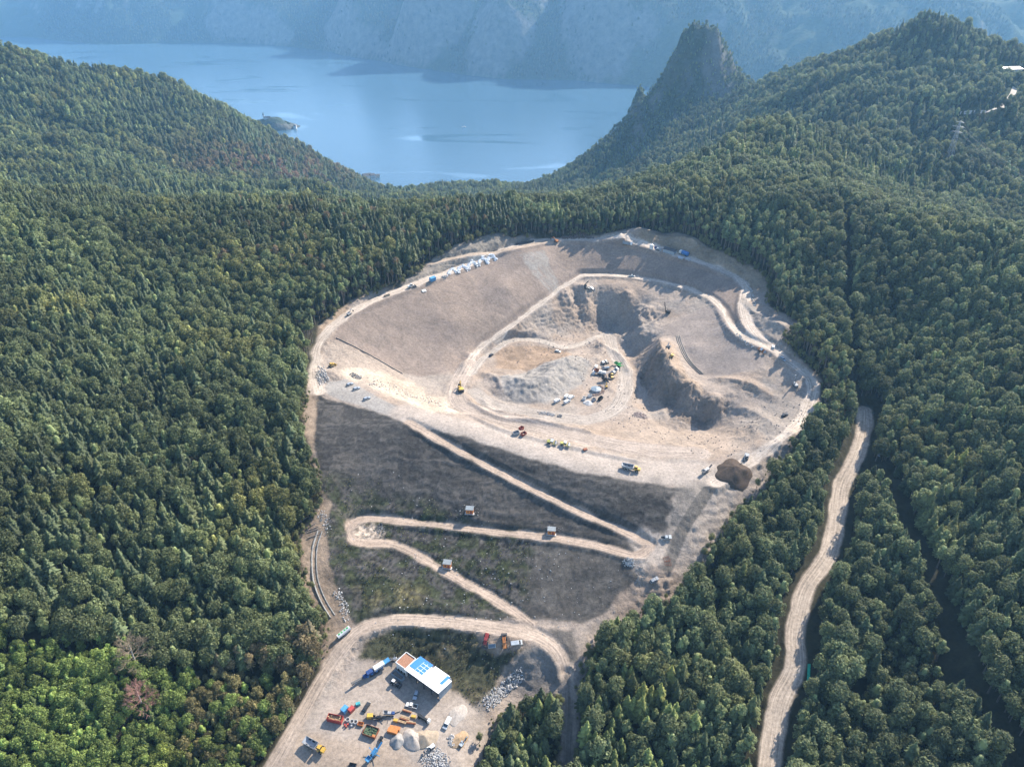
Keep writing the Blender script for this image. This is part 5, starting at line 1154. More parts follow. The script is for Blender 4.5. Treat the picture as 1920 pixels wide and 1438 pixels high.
heap('pale grey gravel heap left of the others', A_(960, 1120), 3.6, 2.2, GRAVEL, seed=3, group='gravel heaps in the yard'); heap('large tan gravel heap in the middle of the yard', A_(1150, 1095), 4.4, 2.8, paint_mat('tan_gravel', (.30, .265, .23), .95, .1, 0, .25), 'gravel_heap', 1.2, -20, 7, 'gravel heaps in the yard')
heap('broad sandy heap with ragged top beside the white excavator', A_(1300, 1090), 4.2, 2.4, SAND, 'sand_heap', 1.3, 30, 9, 'gravel heaps in the yard'); heap('low grey heap at the right edge of the yard', A_(1690, 790), 3.6, 1.1, paint_mat('tan_gravel', (.30, .265, .23)), 'gravel_heap', 1.4, 60, 12, 'gravel heaps in the yard')
heap('yellowish sand heap under the trees at the yard edge', A_(1720, 1100), 3.2, 1.6, paint_mat('ochre_sand', (.29, .205, .125), .95, .1, 0, .25), 'sand_heap', 1.3, 40, 15)
o = put('compact_excavator', 'small white excavator between the heaps and the white stones', 'excavator', A_(1420, 1165), A_(1340, 1230)); excavator(o, WHITE, .62)
o = put('compact_excavator', 'small grey excavator on the sand heap by the trees', 'excavator', A_(1730, 1180), A_(1765, 1130)); excavator(o, GREYB, .6)
rocks('rubble', 'field of broken white stones at the bottom of the yard', [A_(1370, 1340), A_(1480, 1400), A_(1400, 1430)], 520, 5.2, .62, STONE, .5, seed=2); rocks('rubble', 'pile of white stones beside the sand heap', [A_(1625, 1085), A_(1650, 1160)], 120, 1.9, .7, STONE, .6, seed=4)
rocks('riprap', 'band of pale riprap stones down the grey bank', [(913, 1322), (935, 1300), (958, 1282), (976, 1266)], 420, 2.9, .75, STONE, .3, seed=6)
o = put('dump_truck', 'yellow articulated dump truck with empty grey bed in the lower yard', 'dump truck', (575, 1391), (607, 1409)); hauler(o, YEL)
o = put('screening_machine', 'bright blue screening machine at the bottom edge of the yard', 'screener', A_(600, 1370), A_(710, 1240)); screener(o, LBLUE, .85)
o = put('tool_container', 'dark steel frame box at the very bottom of the yard', 'container', A_(375, 1412), A_(440, 1425)); skip(o, DARK, 3.0, 1.6, .9)
# along the access road
o = put('tank_trailer', 'long white tank trailer with green hatches beside the access road', 'trailer', (635, 1197), (657, 1180)); MB().tube((-3.4, 0, 1.75), (3.4, 0, 1.75), 1.1, None, 16).build('tank', WHITE, o); MB().box((0, 0, .7), (7.2, 1.0, .25)).build('chassis', DARK, o)
for x in (-2.2, -.8, .8, 2.2): MB().box((x, 0, 2.85), (.8, .8, .16)).build('hatch', GREEN, o)
for x in (-2.6, -1.4, 2.4):
    for y in (-.9, .9): W(o, x, y, .5, .3)
o = put('telehandler', 'red telehandler parked left of the yellow loader by the road', 'machine', G_(430, 260), G_(408, 350)); loader(o, RED)
o = put('skip', 'grey skip behind the red telehandler', 'skip', G_(445, 415), G_(555, 405)); skip(o, GREYB, 3.4, 1.7, 1.2)
o = put('wheel_loader', 'orange wheel loader between the grey skip and a white van', 'loader', G_(690, 410), G_(685, 320)); loader(o, ORG)
o = put('parked_van', 'white van parked beside the orange loader', 'van', G_(800, 370), G_(935, 352)); van(o, WHITE)
# stone channel on the left flank
CH = catmull([ground(*p) for p in [(600,996),(592,1020),(589,1045),(592,1088),(606,1126),(624,1156)]], 1.5)
cm = MB(); n = len(CH)
for i in range(n):
    t = CH[min(i+1, n-1)]-CH[max(i-1, 0)]; t = t[:2]/np.linalg.norm(t[:2]); nx, ny = -t[1], t[0]
    zc = float(hf(CH[i][0], CH[i][1]))+CAMZ
    for u, z in ((-1.35, -.3), (-1.35, .5), (-1.0, .5), (-.7, -.25), (.7, -.25), (1.0, .5), (1.35, .5), (1.35, -.3)): cm.V.append(Vector((CH[i][0]+nx*u, CH[i][1]+ny*u, zc+z+.12*(i % 2)*(z > .3))))
for i in range(n-1):
    for k in range(7): cm.F.append((i*8+k, i*8+k+1, (i+1)*8+k+1, (i+1)*8+k))
q = cm.build('drainage_channel', paint_mat('channel_stone', (.24, .235, .22), .95, .1, 0, .4, .8)); tag(q, 'pale stone drainage channel winding down the left flank', 'channel')
rocks('riprap', 'loose grey stones beside the drainage channel', [(600, 960), (615, 985), (605, 1000)], 90, 2.5, .6, STONE, seed=8); rocks('riprap', 'stones at the lower end of the drainage channel', [(632, 1110), (645, 1140), (655, 1165)], 110, 2.2, .7, STONE, seed=9)
# ------------------------------------------------------------------ dark face: huts, cars, chute
for p, dg, lb in (((881, 960), -4, 'orange hut standing highest on the dark slope, above the road'), ((1034, 999), -6, 'orange hut right at the edge of the middle road'), ((839, 1061), -8, 'orange hut lowest on the slope beside the lower road leg')):
    o = puta('site_hut', lb, 'hut', p, dg, 'orange huts', 2, True); hut(o)
    rocks('rubble', 'gravel around the ' + lb, [(p[0]-8, p[1]-3), (p[0]+14, p[1]-6)], 60, 3.2, .5, GRAVEL, seed=int(p[0]))
o = put('pickup_truck', 'white pickup truck at the right hand hairpin of the slope road', 'pickup', (1240, 1009), (1258, 1007)); pickup(o, WHITE)
o = put('parked_car', 'dark grey car at the foot of the paved chute', 'car', (1220, 1092), (1233, 1084)); car(o, SILVER if False else GREY)
rocks('rubble', 'heap of white stones inside the right hand hairpin', [(1172, 1054), (1186, 1056)], 110, 1.8, .75, STONE, .9, seed=10)
rocks('rubble', 'broken stones along the edge below the hairpin', [(1196, 1062), (1205, 1080), (1195, 1098)], 80, 2.0, .6, GRAVEL, seed=11)
rocks('rubble', 'pale stones at the top of the left hairpin', [(700, 990), (716, 998), (712, 985)], 70, 2.4, .6, GRAVEL, .3, seed=12)
for p, dg, lb in (((1250, 1048), 20, 'upper steel frame lying on the paved chute'), ((1252, 1056), 5, 'lower steel frame lying on the paved chute')):
    o = puta('steel_frame', lb, 'frame', p, dg, 'steel frames on the chute'); m = MB()
    for y in (-1.1, 1.1): m.bar((-1.6, y, .15), (1.6, y, .15), .1)
    for x in (-1.6, -.5, .6, 1.6): m.bar((x, -1.1, .15), (x, 1.1, .15), .1)
    m.build('bar_grid', RUST, o)
# ------------------------------------------------------------------ crest and its traffic
o = put('dump_truck', 'yellow articulated dump truck driving along the crest above the dark face', 'dump truck', (1168, 877), (1196, 884)); hauler(o, YEL)
o = put('road_roller', 'lime yellow roller leading on the crest, left of the other', 'roller', (1027, 829), (1044, 832), 'rollers on the crest'); roller(o, LIME)
o = put('road_roller', 'lime yellow roller with white roof on the crest, nearer the dump truck', 'roller', (1053, 833), (1067, 836), 'rollers on the crest'); roller(o, LIME)
for p, dg, lb, mt in (((977, 806), 60, 'rusty red skip at the back of the small group on the crest', RUSTRED), ((981, 814), 50, 'rusty red skip at the front of the small group on the crest', RUSTRED), ((968, 813), 20, 'grey steel box left of the rusty skips', GREY)):
    o = puta('skip', lb, 'skip', p, dg); skip(o, mt, 3.4, 2.0, 1.6)
o = puta('pallet_stack', 'low dark pallet stack alone on the crest right of the rollers', 'pallets', (1097, 843), 25)
for i in range(3): MB().box((0, 0, .2+i*.32), (2.4, 1.6, .16)).box((-.9, 0, .06+i*.32), (.2, 1.6, .12)).box((.9, 0, .06+i*.32), (.2, 1.6, .12)).build('pallet', RUST, o)
o = put('mobile_crusher', 'pale green grey crusher at the right end of the crest', 'crusher', (1314, 892), (1331, 880)); crusher(o, STEEL, .75, STEEL)
heap('big dark soil heap at the right end of the crest', (1374, 886), 9.5, 4.4, SOIL, 'soil_heap', 1.15, 20, 21)
o = put('excavator', 'dark excavator digging behind the dark soil heap', 'excavator', (1402, 852), (1396, 866)); excavator(o, GREY, .9, .9)
for p0, p1, lb in (((651, 724), (661, 720), 'silver car farthest left on the grey platform'), ((663, 732), (674, 728), 'silver car in the middle of the grey platform'), ((682, 751), (694, 746), 'silver car nearest the dark slope on the grey platform')):
    o = put('parked_car', lb, 'car', p0, p1, 'cars on the grey platform'); car(o, SILVER, 4.7)
o = put('bulldozer', 'yellow bulldozer at the left corner of the rim', 'bulldozer', (617, 690), (627, 684)); dozer(o, YEL)
rocks('rubble', 'broken rock at the left corner of the rim', [(598, 702), (608, 716), (600, 690)], 160, 3.5, .9, STONE, .4, seed=13); rocks('rubble', 'grey stones above the parked cars', [(660, 702), (672, 708)], 90, 2.6, .8, GRAVEL, .7, seed=14)
# ------------------------------------------------------------------ pit floor
o = put('excavator', 'yellow excavator with raised boom at the bottom of the ramp', 'excavator', (868, 741), (859, 726)); excavator(o, YEL, 1.15, .8)
o = put('parked_car', 'dark car beside the track at the foot of the ramp', 'car', (917, 670), (925, 664)); car(o, BLACK)
o = put('parked_car', 'white car on the track above the brown patch', 'car', (1041, 659), (1051, 661)); car(o, WHITE)
for p0, p1, lb in (((1038, 757), (1051, 750), 'leftmost white van in the pit'), ((1058, 749), (1067, 741), 'rear white van in the middle of the pit group'), ((1066, 750), (1076, 743), 'rightmost white van in the pit'), ((1056, 759), (1070, 751), 'front white van in the middle of the pit group')):
    o = put('parked_van', lb, 'van', p0, p1, 'white vans on the pit floor'); van(o, WHITE, 5.2, 1.95, 2.0)
o = put('wheel_loader', 'white loader north of the crushing machines in the pit', 'loader', C_(1080, 396), C_(1145, 385)); loader(o, WHITE)
o = put('screening_machine', 'green screener beneath the pale conveyor spill in the pit', 'screener', C_(1215, 400), C_(1275, 428)); screener(o, GREEN, .85)
o = put('mobile_crusher', 'white and brown crusher with long pale conveyor in the pit', 'crusher', C_(1020, 475), C_(1150, 500)); crusher(o, WHITE, 1.0, RUST, STONE)
o = put('mobile_crusher', 'grey crusher beside the white truck in the pit', 'crusher', C_(1090, 455), C_(1165, 440)); crusher(o, GREYB, .75)
o = put('tipper_truck', 'white cabbed truck next to the green screener', 'truck', C_(1180, 490), C_(1215, 455)); truck(o, WHITE, None)
o = put('mobile_crusher', 'black crusher just above the round tank', 'crusher', C_(1095, 545), C_(1165, 555)); crusher(o, BLACK, .8, DARK)
o = put('site_container', 'white site container at the left of the crushers', 'container', C_(1010, 495), C_(1025, 470)); container(o, WHITE, 3.0, 1.8, 2.2)
o = put('site_container', 'tall white box behind the crushers', 'container', C_(1030, 450), C_(1040, 425)); container(o, WHITE, 2.6, 1.8, 2.6)
o = put('compact_excavator', 'small yellow digger right of the round tank', 'excavator', C_(1138, 620), C_(1140, 590)); excavator(o, YEL, .55)
o = put('wheel_loader', 'dark yellow loader behind the black crusher', 'loader', C_(1180, 530), C_(1175, 505)); loader(o, YEL)
o = puta('water_tank', 'low round blue grey water tank with shallow conical roof', 'tank', C_(1040, 640), 0, None, 2, True); MB().tube((0, 0, -.3), (0, 0, 2.0), 3.4, None, 8).build('tank_wall', GREY, o); MB().tube((0, 0, 2.0), (0, 0, 2.8), 3.6, .3, 8).build('roof', paint_mat('tank_roof', (.16, .20, .23)), o)
rocks('berm', 'low ring of brown earth around the round tank', [C_(1075, 592), C_(1108, 620), C_(1100, 650), C_(1060, 672), C_(1010, 678)], 260, .9, .9, SAND if False else paint_mat('brown_earth', (.30, .22, .17), .95, .1, 0, .3), .5, seed=15)
for x, y, dg, lb, mt in ((935, 715, 70, 'white tank box at the left of the small plant', WHITE), (985, 690, 20, 'white box at the rear of the small plant', WHITE), (1020, 725, 40, 'grey box in the middle of the small plant', GREY), (1080, 715, 55, 'black open skip right of the small plant', BLACK)):
    o = puta('skip', lb, 'skip', C_(x, y), dg); skip(o, mt, 4.0 if mt is BLACK else 2.4, 1.9, 1.7, GRAVEL if mt is WHITE else None)
heap('small white gravel heap within the small plant', C_(975, 745), 3.4, 1.5, STONE, seed=31)
rocks('rubble', 'round pile of mixed rubble on the pit floor', [C_(1420, 850), C_(1465, 865)], 190, 3.6, .8, paint_mat('mixed_rubble', (.36, .29, .25), .95, .1, 0, .5), .6, seed=16)
rocks('rubble', 'pale blocks beside the haul road', [C_(530, 835), C_(600, 840), (1040, 779)], 110, 1.6, .8, STONE, .3, seed=17); rocks('rubble', 'dark stones on the haul road verge', [C_(715, 865)], 30, 1.6, .9, GRAVEL, .5, seed=18)
o = put('excavator', 'grey excavator on top of the spoil ridge', 'excavator', B_(780, 890), B_(745, 915)); excavator(o, GREY, .85)
o = put('excavator', 'yellow excavator below the grey one on the spoil ridge', 'excavator', B_(795, 950), B_(770, 985)); excavator(o, YEL, .85)
o = puta('drill_rig', 'black drill rig with tall mast on the pit bench', 'drill rig', B_(765, 672), 150); drill(o, BLACK, 9)
o = puta('drill_rig', 'dark drill rig at the lip of the upper pit face', 'drill rig', B_(205, 495), 120); drill(o, DARK, 6)
o = put('pickup_truck', 'white pickup at the lip of the upper pit face', 'pickup', B_(225, 505), B_(255, 512)); pickup(o, WHITE)
def cable(name, label, pts, r, mat, lift=0.0, cat='pipe', group=None, n=6):
    m = MB(); P = catmull(pts, 2.5)
    for i in range(len(P)-1): m.tube(P[i]+[0, 0, lift], P[i+1]+[0, 0, lift], r, None, n)
    q = m.build(name, mat); return tag(q, label, cat, group)
def gline(pts): 
    P = catmull([ground(*p) for p in pts], 2.5); P[:,2] = hf(P[:,0], P[:,1])+CAMZ; return P
for k, dx in enumerate((0, 3.2, 6.4)): cable('drain_pipe', ['inner black drain pipe curving round the fan slope', 'middle black drain pipe curving round the fan slope', 'outer black drain pipe curving round the fan slope'][k], gline([(1268+dx, 630), (1274+dx, 650), (1287+dx, 676), (1312+dx, 702)]), .28, DARK, .15, 'pipe', 'drain pipes in the pit')
cable('drain_pipe', 'black tube added for the dark ditch straight down the left pit wall', gline([(630, 634), (690, 664), (755, 701)]), .35, DARK, .1)  # tube added in place of the wall's dark ditch line
# ------------------------------------------------------------------ rim
o = put('excavator', 'grey excavator on the left rim road', 'excavator', (650, 594), (660, 587)); excavator(o, GREY, .7)
o = put('wheel_loader', 'white loader on the rim left of the blue container', 'loader', (766, 541), (776, 538)); loader(o, WHITE)
o = put('site_container', 'blue container on the left rim road', 'container', (806, 528), (816, 524)); container(o, TEAL if False else LBLUE, 4.6, 2.6, 2.8)
o = put('skip', 'cream trough lying beside the left rim road', 'skip', D_(575, 565), D_(615, 552)); skip(o, SAND, 4.5, 1.4, .9)
o = puta('pallet_stack', 'white pallets at the top of the pit wall', 'pallets', (795, 546), 30)
for i in range(2): MB().box((0, 0, .2+i*.34), (3.0, 2.2, .18)).build('pallet', WHITE, o)
for i, p in enumerate(((849, 512), (867, 506), (886, 499), (906, 492), (922, 487))):
    lb = ['lowest, leftmost', 'second from the left', 'middle', 'second from the right', 'highest, rightmost'][i] + ' of the white stone arcs beside the rim road'
    pts = [(p[0]-8, p[1]+6), (p[0]-6, p[1]-3), (p[0], p[1]-8), (p[0]+5, p[1]-4), (p[0]+9, p[1]+1)]
    rocks('stone_arc', lb, pts, 150, 1.3, 1.0, paint_mat('white_stone', (.66, .67, .68), .9, .1, 0, .2), .9, None, 'stones', 40+i, 'white stone arcs')
rocks('rubble', 'small heap of white stones left of the stone arcs', [(831, 521), (836, 519)], 40, 1.4, .9, STONE, .6, seed=19)
for i in range(5):
    a, b = ground(967, 459.6), ground(1001, 453.5); d = (b-a)/np.linalg.norm(b-a); s = np.array([-d[1], d[0], 0])
    q = MB().tube(a+s*(i % 3)*.75+[0, 0, .4+.65*(i//3)], b+s*(i % 3)*.75+[0, 0, .4+.65*(i//3)], .36, None, 10).build('drain_pipe', BLACK); tag(q, ['black pipe at the front of the pipe stack on the upper track', 'middle black pipe in the bottom layer of the stack', 'rear black pipe of the stack on the upper track', 'front black pipe on top of the stack', 'rear black pipe on top of the stack'][i], 'pipe', 'stacked black pipes')
o = put('excavator', 'orange excavator at the far end of the rim', 'excavator', (1046, 454), (1039, 452)); excavator(o, ORG, .8)
rocks('brush_pile', 'pile of cut branches and stumps at the far rim', [(1055, 447), (1085, 443), (1110, 446)], 220, 3.2, 1.2, paint_mat('dead_wood', (.13, .10, .085), .9, .1, 0, .4), .8, seed=20)
o = put('tipper_truck', 'white truck on the far rim road', 'truck', (1168, 455), (1186, 458)); truck(o, WHITE, None)
o = puta('silo', 'short white silo on the far rim road', 'silo', (1221, 467), 0, None, 2, True); MB().tube((0, 0, 0), (0, 0, 3.6), 1.5, None, 14).build('silo_wall', WHITE, o); MB().tube((0, 0, 3.6), (0, 0, 4.2), 1.5, .3, 14).build('roof', WHITE, o)
o = put('mobile_crusher', 'blue grey mixing plant between the silo and the dark shed', 'crusher', (1226, 468), (1240, 471)); crusher(o, GREYB, .7, NAVY)
o = put('storage_tent', 'dark storage shed on the far rim', 'shed', (1247, 471), (1264, 476), None, 3); MB().prism([(-4.6, 0), (-4.6, 2.6), (4.6, 2.6), (4.6, 0)], -2.6, 2.6).build('wall', GREYB, o)
m = MB(); m.V = [Vector(v) for v in ((-4.9, -3, 2.6), (4.9, -3, 2.6), (4.9, 0, 3.9), (-4.9, 0, 3.9), (-4.9, 3, 2.6), (4.9, 3, 2.6))]; m.F = [(0, 1, 2, 3), (3, 2, 5, 4), (0, 3, 4), (1, 5, 2), (0, 4, 5, 1)]; m.build('roof', DARK, o)
o = put('tipper_truck', 'truck with bright blue tarpaulin on the far rim', 'truck', (1289, 481), (1274, 475)); truck(o, WHITE, BLUE)
for p0, p1, lb in (((1272, 483), (1281, 486), 'pale blue container in front of the blue tarpaulin truck, left one'), ((1285, 486), (1294, 489), 'pale blue container in front of the blue tarpaulin truck, right one')):
    o = put('site_container', lb, 'container', p0, p1, 'pale containers on the far rim'); container(o, SILVER, 4.0, 1.8, 1.4)
o = put('pickup_truck', 'white pickup on the ramp road across the shaded back wall', 'pickup', (1179, 519), (1190, 519)); pickup(o, WHITE)
o = put('road_roller', 'orange roller on the right rim', 'roller', (1426, 657), (1433, 661)); roller(o, ORG)
o = put('parked_car', 'white car on the right rim road above the orange roller', 'car', (1449, 655), (1450, 649)); car(o, WHITE)
o = put('parked_car', 'blue grey car on the right rim near the forest', 'car', (1464, 672), (1471, 677)); car(o, GREYB)
o = puta('drill_rig', 'drill rig standing on the right rim near the pale corner', 'drill rig', (1491, 724), 100); drill(o, GREY, 7)
o = put('parked_car', 'dark car in the shade at the right end of the pit', 'car', (1468, 782), (1475, 778)); car(o, BLACK)
rocks('boulder_row', 'row of pale boulders between the two right hand roads', [(1402, 534), (1408, 545), (1412, 560), (1415, 575)], 40, 1.2, 1.2, STONE, seed=22)
rocks('boulder_row', 'boulders along the edge of the fan slope road', [(1383, 627), (1395, 640), (1412, 650)], 36, 1.2, 1.1, STONE, seed=23)
rocks('riprap', 'loose blocks in the pale rock fall below the platform', [(690, 712), (740, 730), (790, 748), (830, 758)], 240, 6.5, .9, paint_mat('cream_rock', (.52, .45, .37), .95, .1, 0, .3), seed=24)
rocks('rubble', 'scattered clods and stones around the pit floor', [(960, 660), (1080, 640), (1180, 780), (1300, 835), (1420, 810), (1480, 760)], 520, 16, .8, paint_mat('clods', (.30, .25, .21), .95, .1, 0, .4), seed=25)
rocks('rubble', 'pale stones scattered over the dark slope', [(700, 940), (800, 1010), (950, 1060), (1100, 1080), (900, 1120), (720, 1110), (850, 1240)], 220, 24, .6, STONE, seed=26)
# ------------------------------------------------------------------ beyond the pit
for k in range(4):
    a = ground(1513+k*1.3, 1290); b = ground(1515+k*1.3, 1245)
    q = MB().tube(a+[0, 0, .25], b+[0, 0, .25], .2, None, 8).build('plastic_pipe', PIPEG); tag(q, ['leftmost', 'second', 'third', 'rightmost'][k] + ' green plastic pipe lying beside the forest road', 'pipe', 'green pipes by the road')
o = put('parked_car', 'grey car at the upper end of the forest road', 'car', (1649, 856), (1653, 848)); car(o, SILVER)
PB = np.array([PYLON[0], PYLON[1], float(hf(PYLON[0], PYLON[1]))+CAMZ]); PH = 44.0
o = empty('power_pylon', tuple(PB), math.radians(35)); tag(o, 'grey lattice power pylon rising from the forest on the right', 'pylon')
m = MB(); w0, w1 = 3.2, .6
for sx in (-1, 1):
    for sy in (-1, 1): m.bar((sx*w0, sy*w0, 0), (sx*w1, sy*w1, PH), .28)
for i in range(10):
    f0, f1 = i/10, (i+1)/10; a0 = w0+(w1-w0)*f0; a1 = w0+(w1-w0)*f1
    for s in (-1, 1):
        m.bar((-a0, s*a0, PH*f0), (a1, s*a1, PH*f1), .14).bar((a0, s*a0, PH*f0), (-a1, s*a1, PH*f1), .14).bar((s*a0, -a0, PH*f0), (s*a1, a1, PH*f1), .14).bar((s*a0, a0, PH*f0), (s*a1, -a1, PH*f1), .14)
m.build('lattice_mast', STEEL, o); ARM = []
for z, L in ((PH*.76, 5.5), (PH*.88, 6.5), (PH*.985, 4.0)):
    MB().bar((0, -L, z), (0, L, z), .3).bar((0, -L, z), (0, 0, z+1.4), .2).bar((0, L, z), (0, 0, z+1.4), .2).build('cross_arm', STEEL, o)
    for s in (-1, 1): ARM.append(Vector(PB)+Matrix.Rotation(math.radians(35), 3, 'Z') @ Vector((0, s*L, z-.6)))
for k, a in enumerate(ARM):
    for side, (px, py, Y) in enumerate(((2010, 375, 600), (1050, 300, 1500))):
        e = Vector(at_y(px+(k % 2)*14, py-(k//2)*9, Y)); e.z += CAMZ; m = MB(); pr = None
        for i in range(25):
            t = i/24; p = a.lerp(e, t); p.z -= 4*t*(1-t)*(9 if side == 0 else 26)
            if pr is not None: m.tube(pr, p, .032, None, 4)
            pr = p
        q = m.build('power_cable', DARK); tag(q, ('power cable hanging from the pylon towards the right edge' if side == 0 else 'power cable spanning from the pylon across the valley'), 'cable', 'cables to the right' if side == 0 else 'cables across the valley')
# white roofed hall behind the wooded summit
c = np.array([HALL[0], HALL[1], float(hf(HALL[0], HALL[1]))+CAMZ]); hh = 7.0
o = empty('farm_hall', tuple(c), math.radians(8)); tag(o, 'long hall with white roof beside the wooded summit', 'building')
MB().box((0, 0, hh/2-1), (27, 14, hh+2)).build('wall', GREY, o); m = MB(); m.V = [Vector(v) for v in ((-14, -8, hh), (14, -8, hh), (14, 0, hh+2), (-14, 0, hh+2), (-14, 8, hh), (14, 8, hh))]; m.F = [(0, 1, 2, 3), (3, 2, 5, 4), (0, 3, 4), (1, 5, 2), (0, 4, 5, 1)]; m.build('roof', ROOFW, o)
# gravel tracks on the far hill, laid on the slope
TRK = paint_mat('track_gravel', (.44, .39, .33), .95, .1, 0, .2)
for T, lb in ((HILLTRACKS[0], 'bright gravel track curving up the far wooded hill'), (HILLTRACKS[1], 'short gravel track crossing the valley below the pylon')):
    P = catmull(np.column_stack([T, np.zeros(len(T))]), 4); m = MB()
    for i in range(len(P)):
        t = P[min(i+1, len(P)-1)]-P[max(i-1, 0)]; t = t/np.linalg.norm(t)
        for s in (-3.2, 3.2):
            x, y = P[i][0]-t[1]*s, P[i][1]+t[0]*s; m.V.append(Vector((x, y, float(hf(x, y))+CAMZ+.9)))
    for i in range(len(P)-1): m.F.append((2*i, 2*i+1, 2*i+3, 2*i+2))
    structure(m.build('gravel_track', TRK), lb, 'road')
# shore: headland with a church, lakeside houses, a boat
hc = np.array(at_h(517, 240, LAKE_H)); V, F = [], []; na, nr = 40, 10
for i in range(nr+1):
    for k in range(na):
        a = 6.2832*k/na; q = i/nr; n_ = fbm(np.array([math.cos(a)*1.3*q+3]), np.array([math.sin(a)*1.3*q]), 55, 3)[0]
        V.append((85*q*math.cos(a)*(.5+1.0*n_), 50*q*math.sin(a)*(.7+.6*n_), 24*(1-q**3)*(.3+1.3*n_)-3*q))
for i in range(nr):
    for k in range(na): F.append((i*na+k, (i+1)*na+k, (i+1)*na+(k+1) % na, i*na+(k+1) % na))
me = mesh_from('headland', V, F, M_HILL, True); a_ = me.attributes.new('rock', 'FLOAT', 'POINT'); a_.data.foreach_set('value', [0.75 if (i//na) > 6 else 0.2 for i in range(len(V))])
hl = bpy.data.objects.new('headland', me); scene.collection.objects.link(hl); hl.location = (hc[0], hc[1], LAKE_H+CAMZ); structure(hl, 'rocky wooded headland in the lake', 'headland')
def house(label, p, s, deg, group=None, roof=RUST, tower=False, cat='house', name='lake_house'):
    o = empty(name, p, math.radians(deg)); tag(o, label, cat, group); L, B, H = s
    MB().box((0, 0, H/2-1.5), (L, B, H+3)).build('wall', WHITE, o); m = MB(); x, y, z = L/2+.5, B/2+.6, H
    m.V = [Vector(v) for v in ((-x, -y, z-.3), (x, -y, z-.3), (x, 0, z+B*.45), (-x, 0, z+B*.45), (-x, y, z-.3), (x, y, z-.3))]; m.F = [(0, 1, 2, 3), (3, 2, 5, 4), (0, 3, 4), (1, 5, 2), (0, 4, 5, 1)]; m.build('roof', roof, o)
    for i in range(4): MB().box((-L*.36+i*L*.24, -B/2-.05, H*.55), (1.2, .14, 1.7)).build('window', GLASS, o)
    if tower: t = MB().box((-L/2-2.5, 0, H*.9), (5, 5, H*1.8+3)).build('tower', WHITE, o); MB().tube((-L/2-2.5, 0, H*1.8+1.5), (-L/2-2.5, 0, H*1.8+11), 3.4, .1, 8).build('spire', DARK, t)
hz = lambda dx, dy: (hc[0]+dx, hc[1]+dy, LAKE_H+CAMZ)
house('white church with tower on the rocky headland', (hc[0]-22, hc[1], LAKE_H+CAMZ+24), (20, 10, 9), 10, None, DARK, True, 'church', 'church')
for dx, dy, z, lb in ((10, -30, 14, 'white house below the church on the headland'), (38, -20, 8, 'house with wide roof in the middle of the headland'), (70, -12, 3, 'boathouse at the tip of the headland'), (-2, 22, 18, 'house behind the church on the headland')): house(lb, (hc[0]+dx, hc[1]+dy, LAKE_H+CAMZ+z), (14, 9, 7), 25+dx, 'houses on the headland', DARK)
for px, py, s, lb in ((688, 334, (22, 12, 9), 'large pale house with dark roof on the near shore'), (699, 337, (12, 9, 14), 'tall white house at the foot of the left hill'), (708, 331, (10, 7, 5), 'low boathouse at the water below the left hill')):
    x, y, z = at_h(px, py, LAKE_H+3); zz = max(float(hf(x, y))+CAMZ, LAKE_H+CAMZ+1); house(lb, (x, y, zz), s, 30, 'houses on the near shore', DARK)
bx_, by_, bz_ = at_h(870, 239, LAKE_H); o = empty('motor_boat', (bx_, by_, bz_+CAMZ), math.radians(200)); tag(o, 'small white motor boat far out on the lake', 'boat')
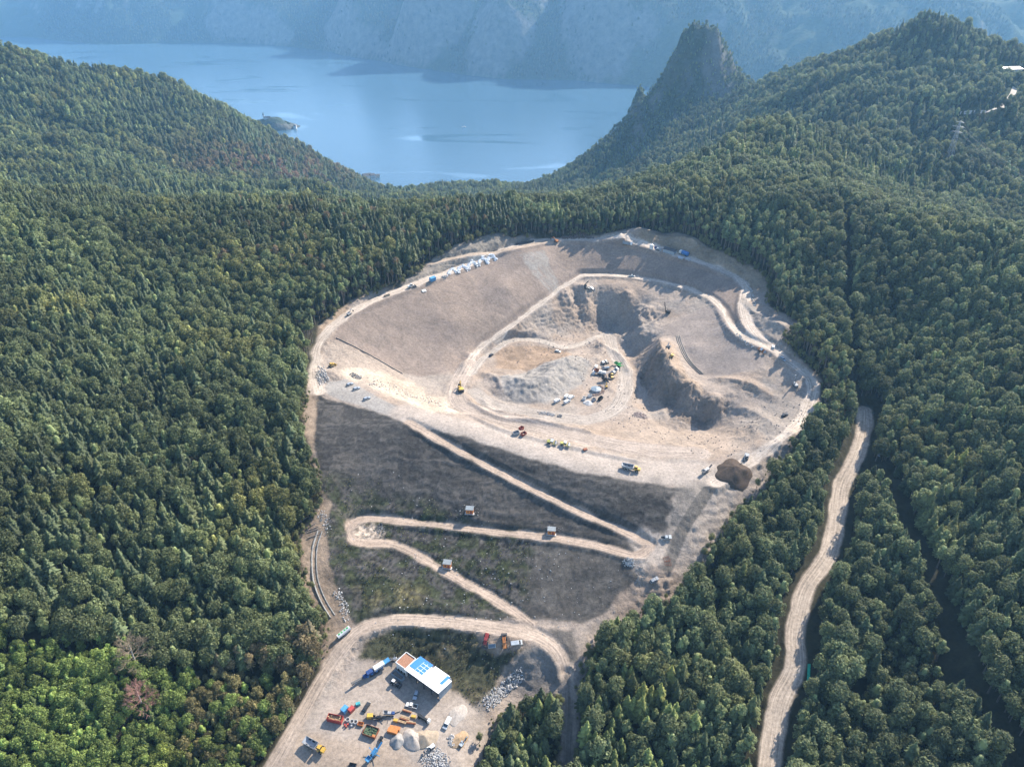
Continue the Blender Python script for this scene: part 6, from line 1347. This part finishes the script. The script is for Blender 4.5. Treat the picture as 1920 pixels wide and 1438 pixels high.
m = MB(); m.V = [Vector(v) for v in ((-7, -2, 1.4), (4, -2, 1.5), (8, 0, 1.9), (4, 2, 1.5), (-7, 2, 1.4), (-7, -1.3, -.4), (4, -1.2, -.4), (7, 0, -.2), (4, 1.2, -.4), (-7, 1.3, -.4))]; m.F = [(0, 1, 2, 3, 4), (9, 8, 7, 6, 5)]+[(i, 5+i, 5+(i+1) % 5, (i+1) % 5) for i in range(5)]; m.build('hull', WHITE, o); c = MB().box((-.5, 0, 2.5), (5, 2.6, 2)).build('cabin', WHITE, o); MB().box((-.5, 0, 2.7), (5.06, 2.66, .8)).build('window', GLASS, c)

# two leafless trees in the lower left forest
def bare_tree(label, p, h, mat, seed):
    r = random.Random(seed); c = ground(*p); o = empty('dead_tree', tuple(c)); tag(o, label, 'tree'); t = MB(); b = MB()
    t.tube((0, 0, -1), (.2, .1, h*.45), .34, .24, 7).tube((.2, .1, h*.45), (.1, .3, h*.95), .24, .05, 6); t.build('trunk', paint_mat('pale_bark', (.42, .38, .34), .9, .1, 0, .2), o)
    def grow(a, d, L, rad, lv):
        e = a+d*L; b.tube(a, e, max(rad, .035), max(rad*.5, .03), 4 if lv < 2 else 3)
        if lv < 3:
            for _ in range(8 if lv < 2 else 6): grow(a.lerp(e, r.uniform(.35, 1)), (d+Vector((r.uniform(-1, 1), r.uniform(-1, 1), r.uniform(-.3, .9)))*.85).normalized(), L*r.uniform(.45, .7), rad*.5, lv+1)
    for i in range(24):
        z = h*(.36+.56*i/24); a = i*2.4+r.random(); grow(Vector((.15, .2, z)), Vector((math.cos(a), math.sin(a), -.05+1.0*i/24)).normalized(), h*.23*(1.25-.6*i/24), .13, 1)
    b.build('branches', mat, o)
bare_tree('bare greyish brown tree in the lower left forest, the upper of two', (262, 1262), 21, paint_mat('grey_twigs', (.22, .175, .12), .9, .1, 0, .2), 5)
bare_tree('bare reddish tree with pale trunk in the lower left forest, the lower of two', (275, 1342), 19, paint_mat('red_twigs', (.27, .15, .12), .9, .1, 0, .2), 9)
# logs dragged down the left margin
for i in range(9):
    rr = random.Random(i); x = rr.uniform(556, 585); y = rr.uniform(940, 1010)
    o = put('fallen_log', 'bleached log lying on the bare strip left of the channel', 'log', (x, y), (x+rr.uniform(8, 20), y-rr.uniform(2, 12)), 'logs on the bare strip'); MB().tube((-3, 0, .3), (3, 0, .3), .26, .16, 8).build('log', paint_mat('bleached_wood', (.25, .2, .16), .9, .1, 0, .3), o)
# the wood must not swallow machines or buildings placed among it: clear the few points that would
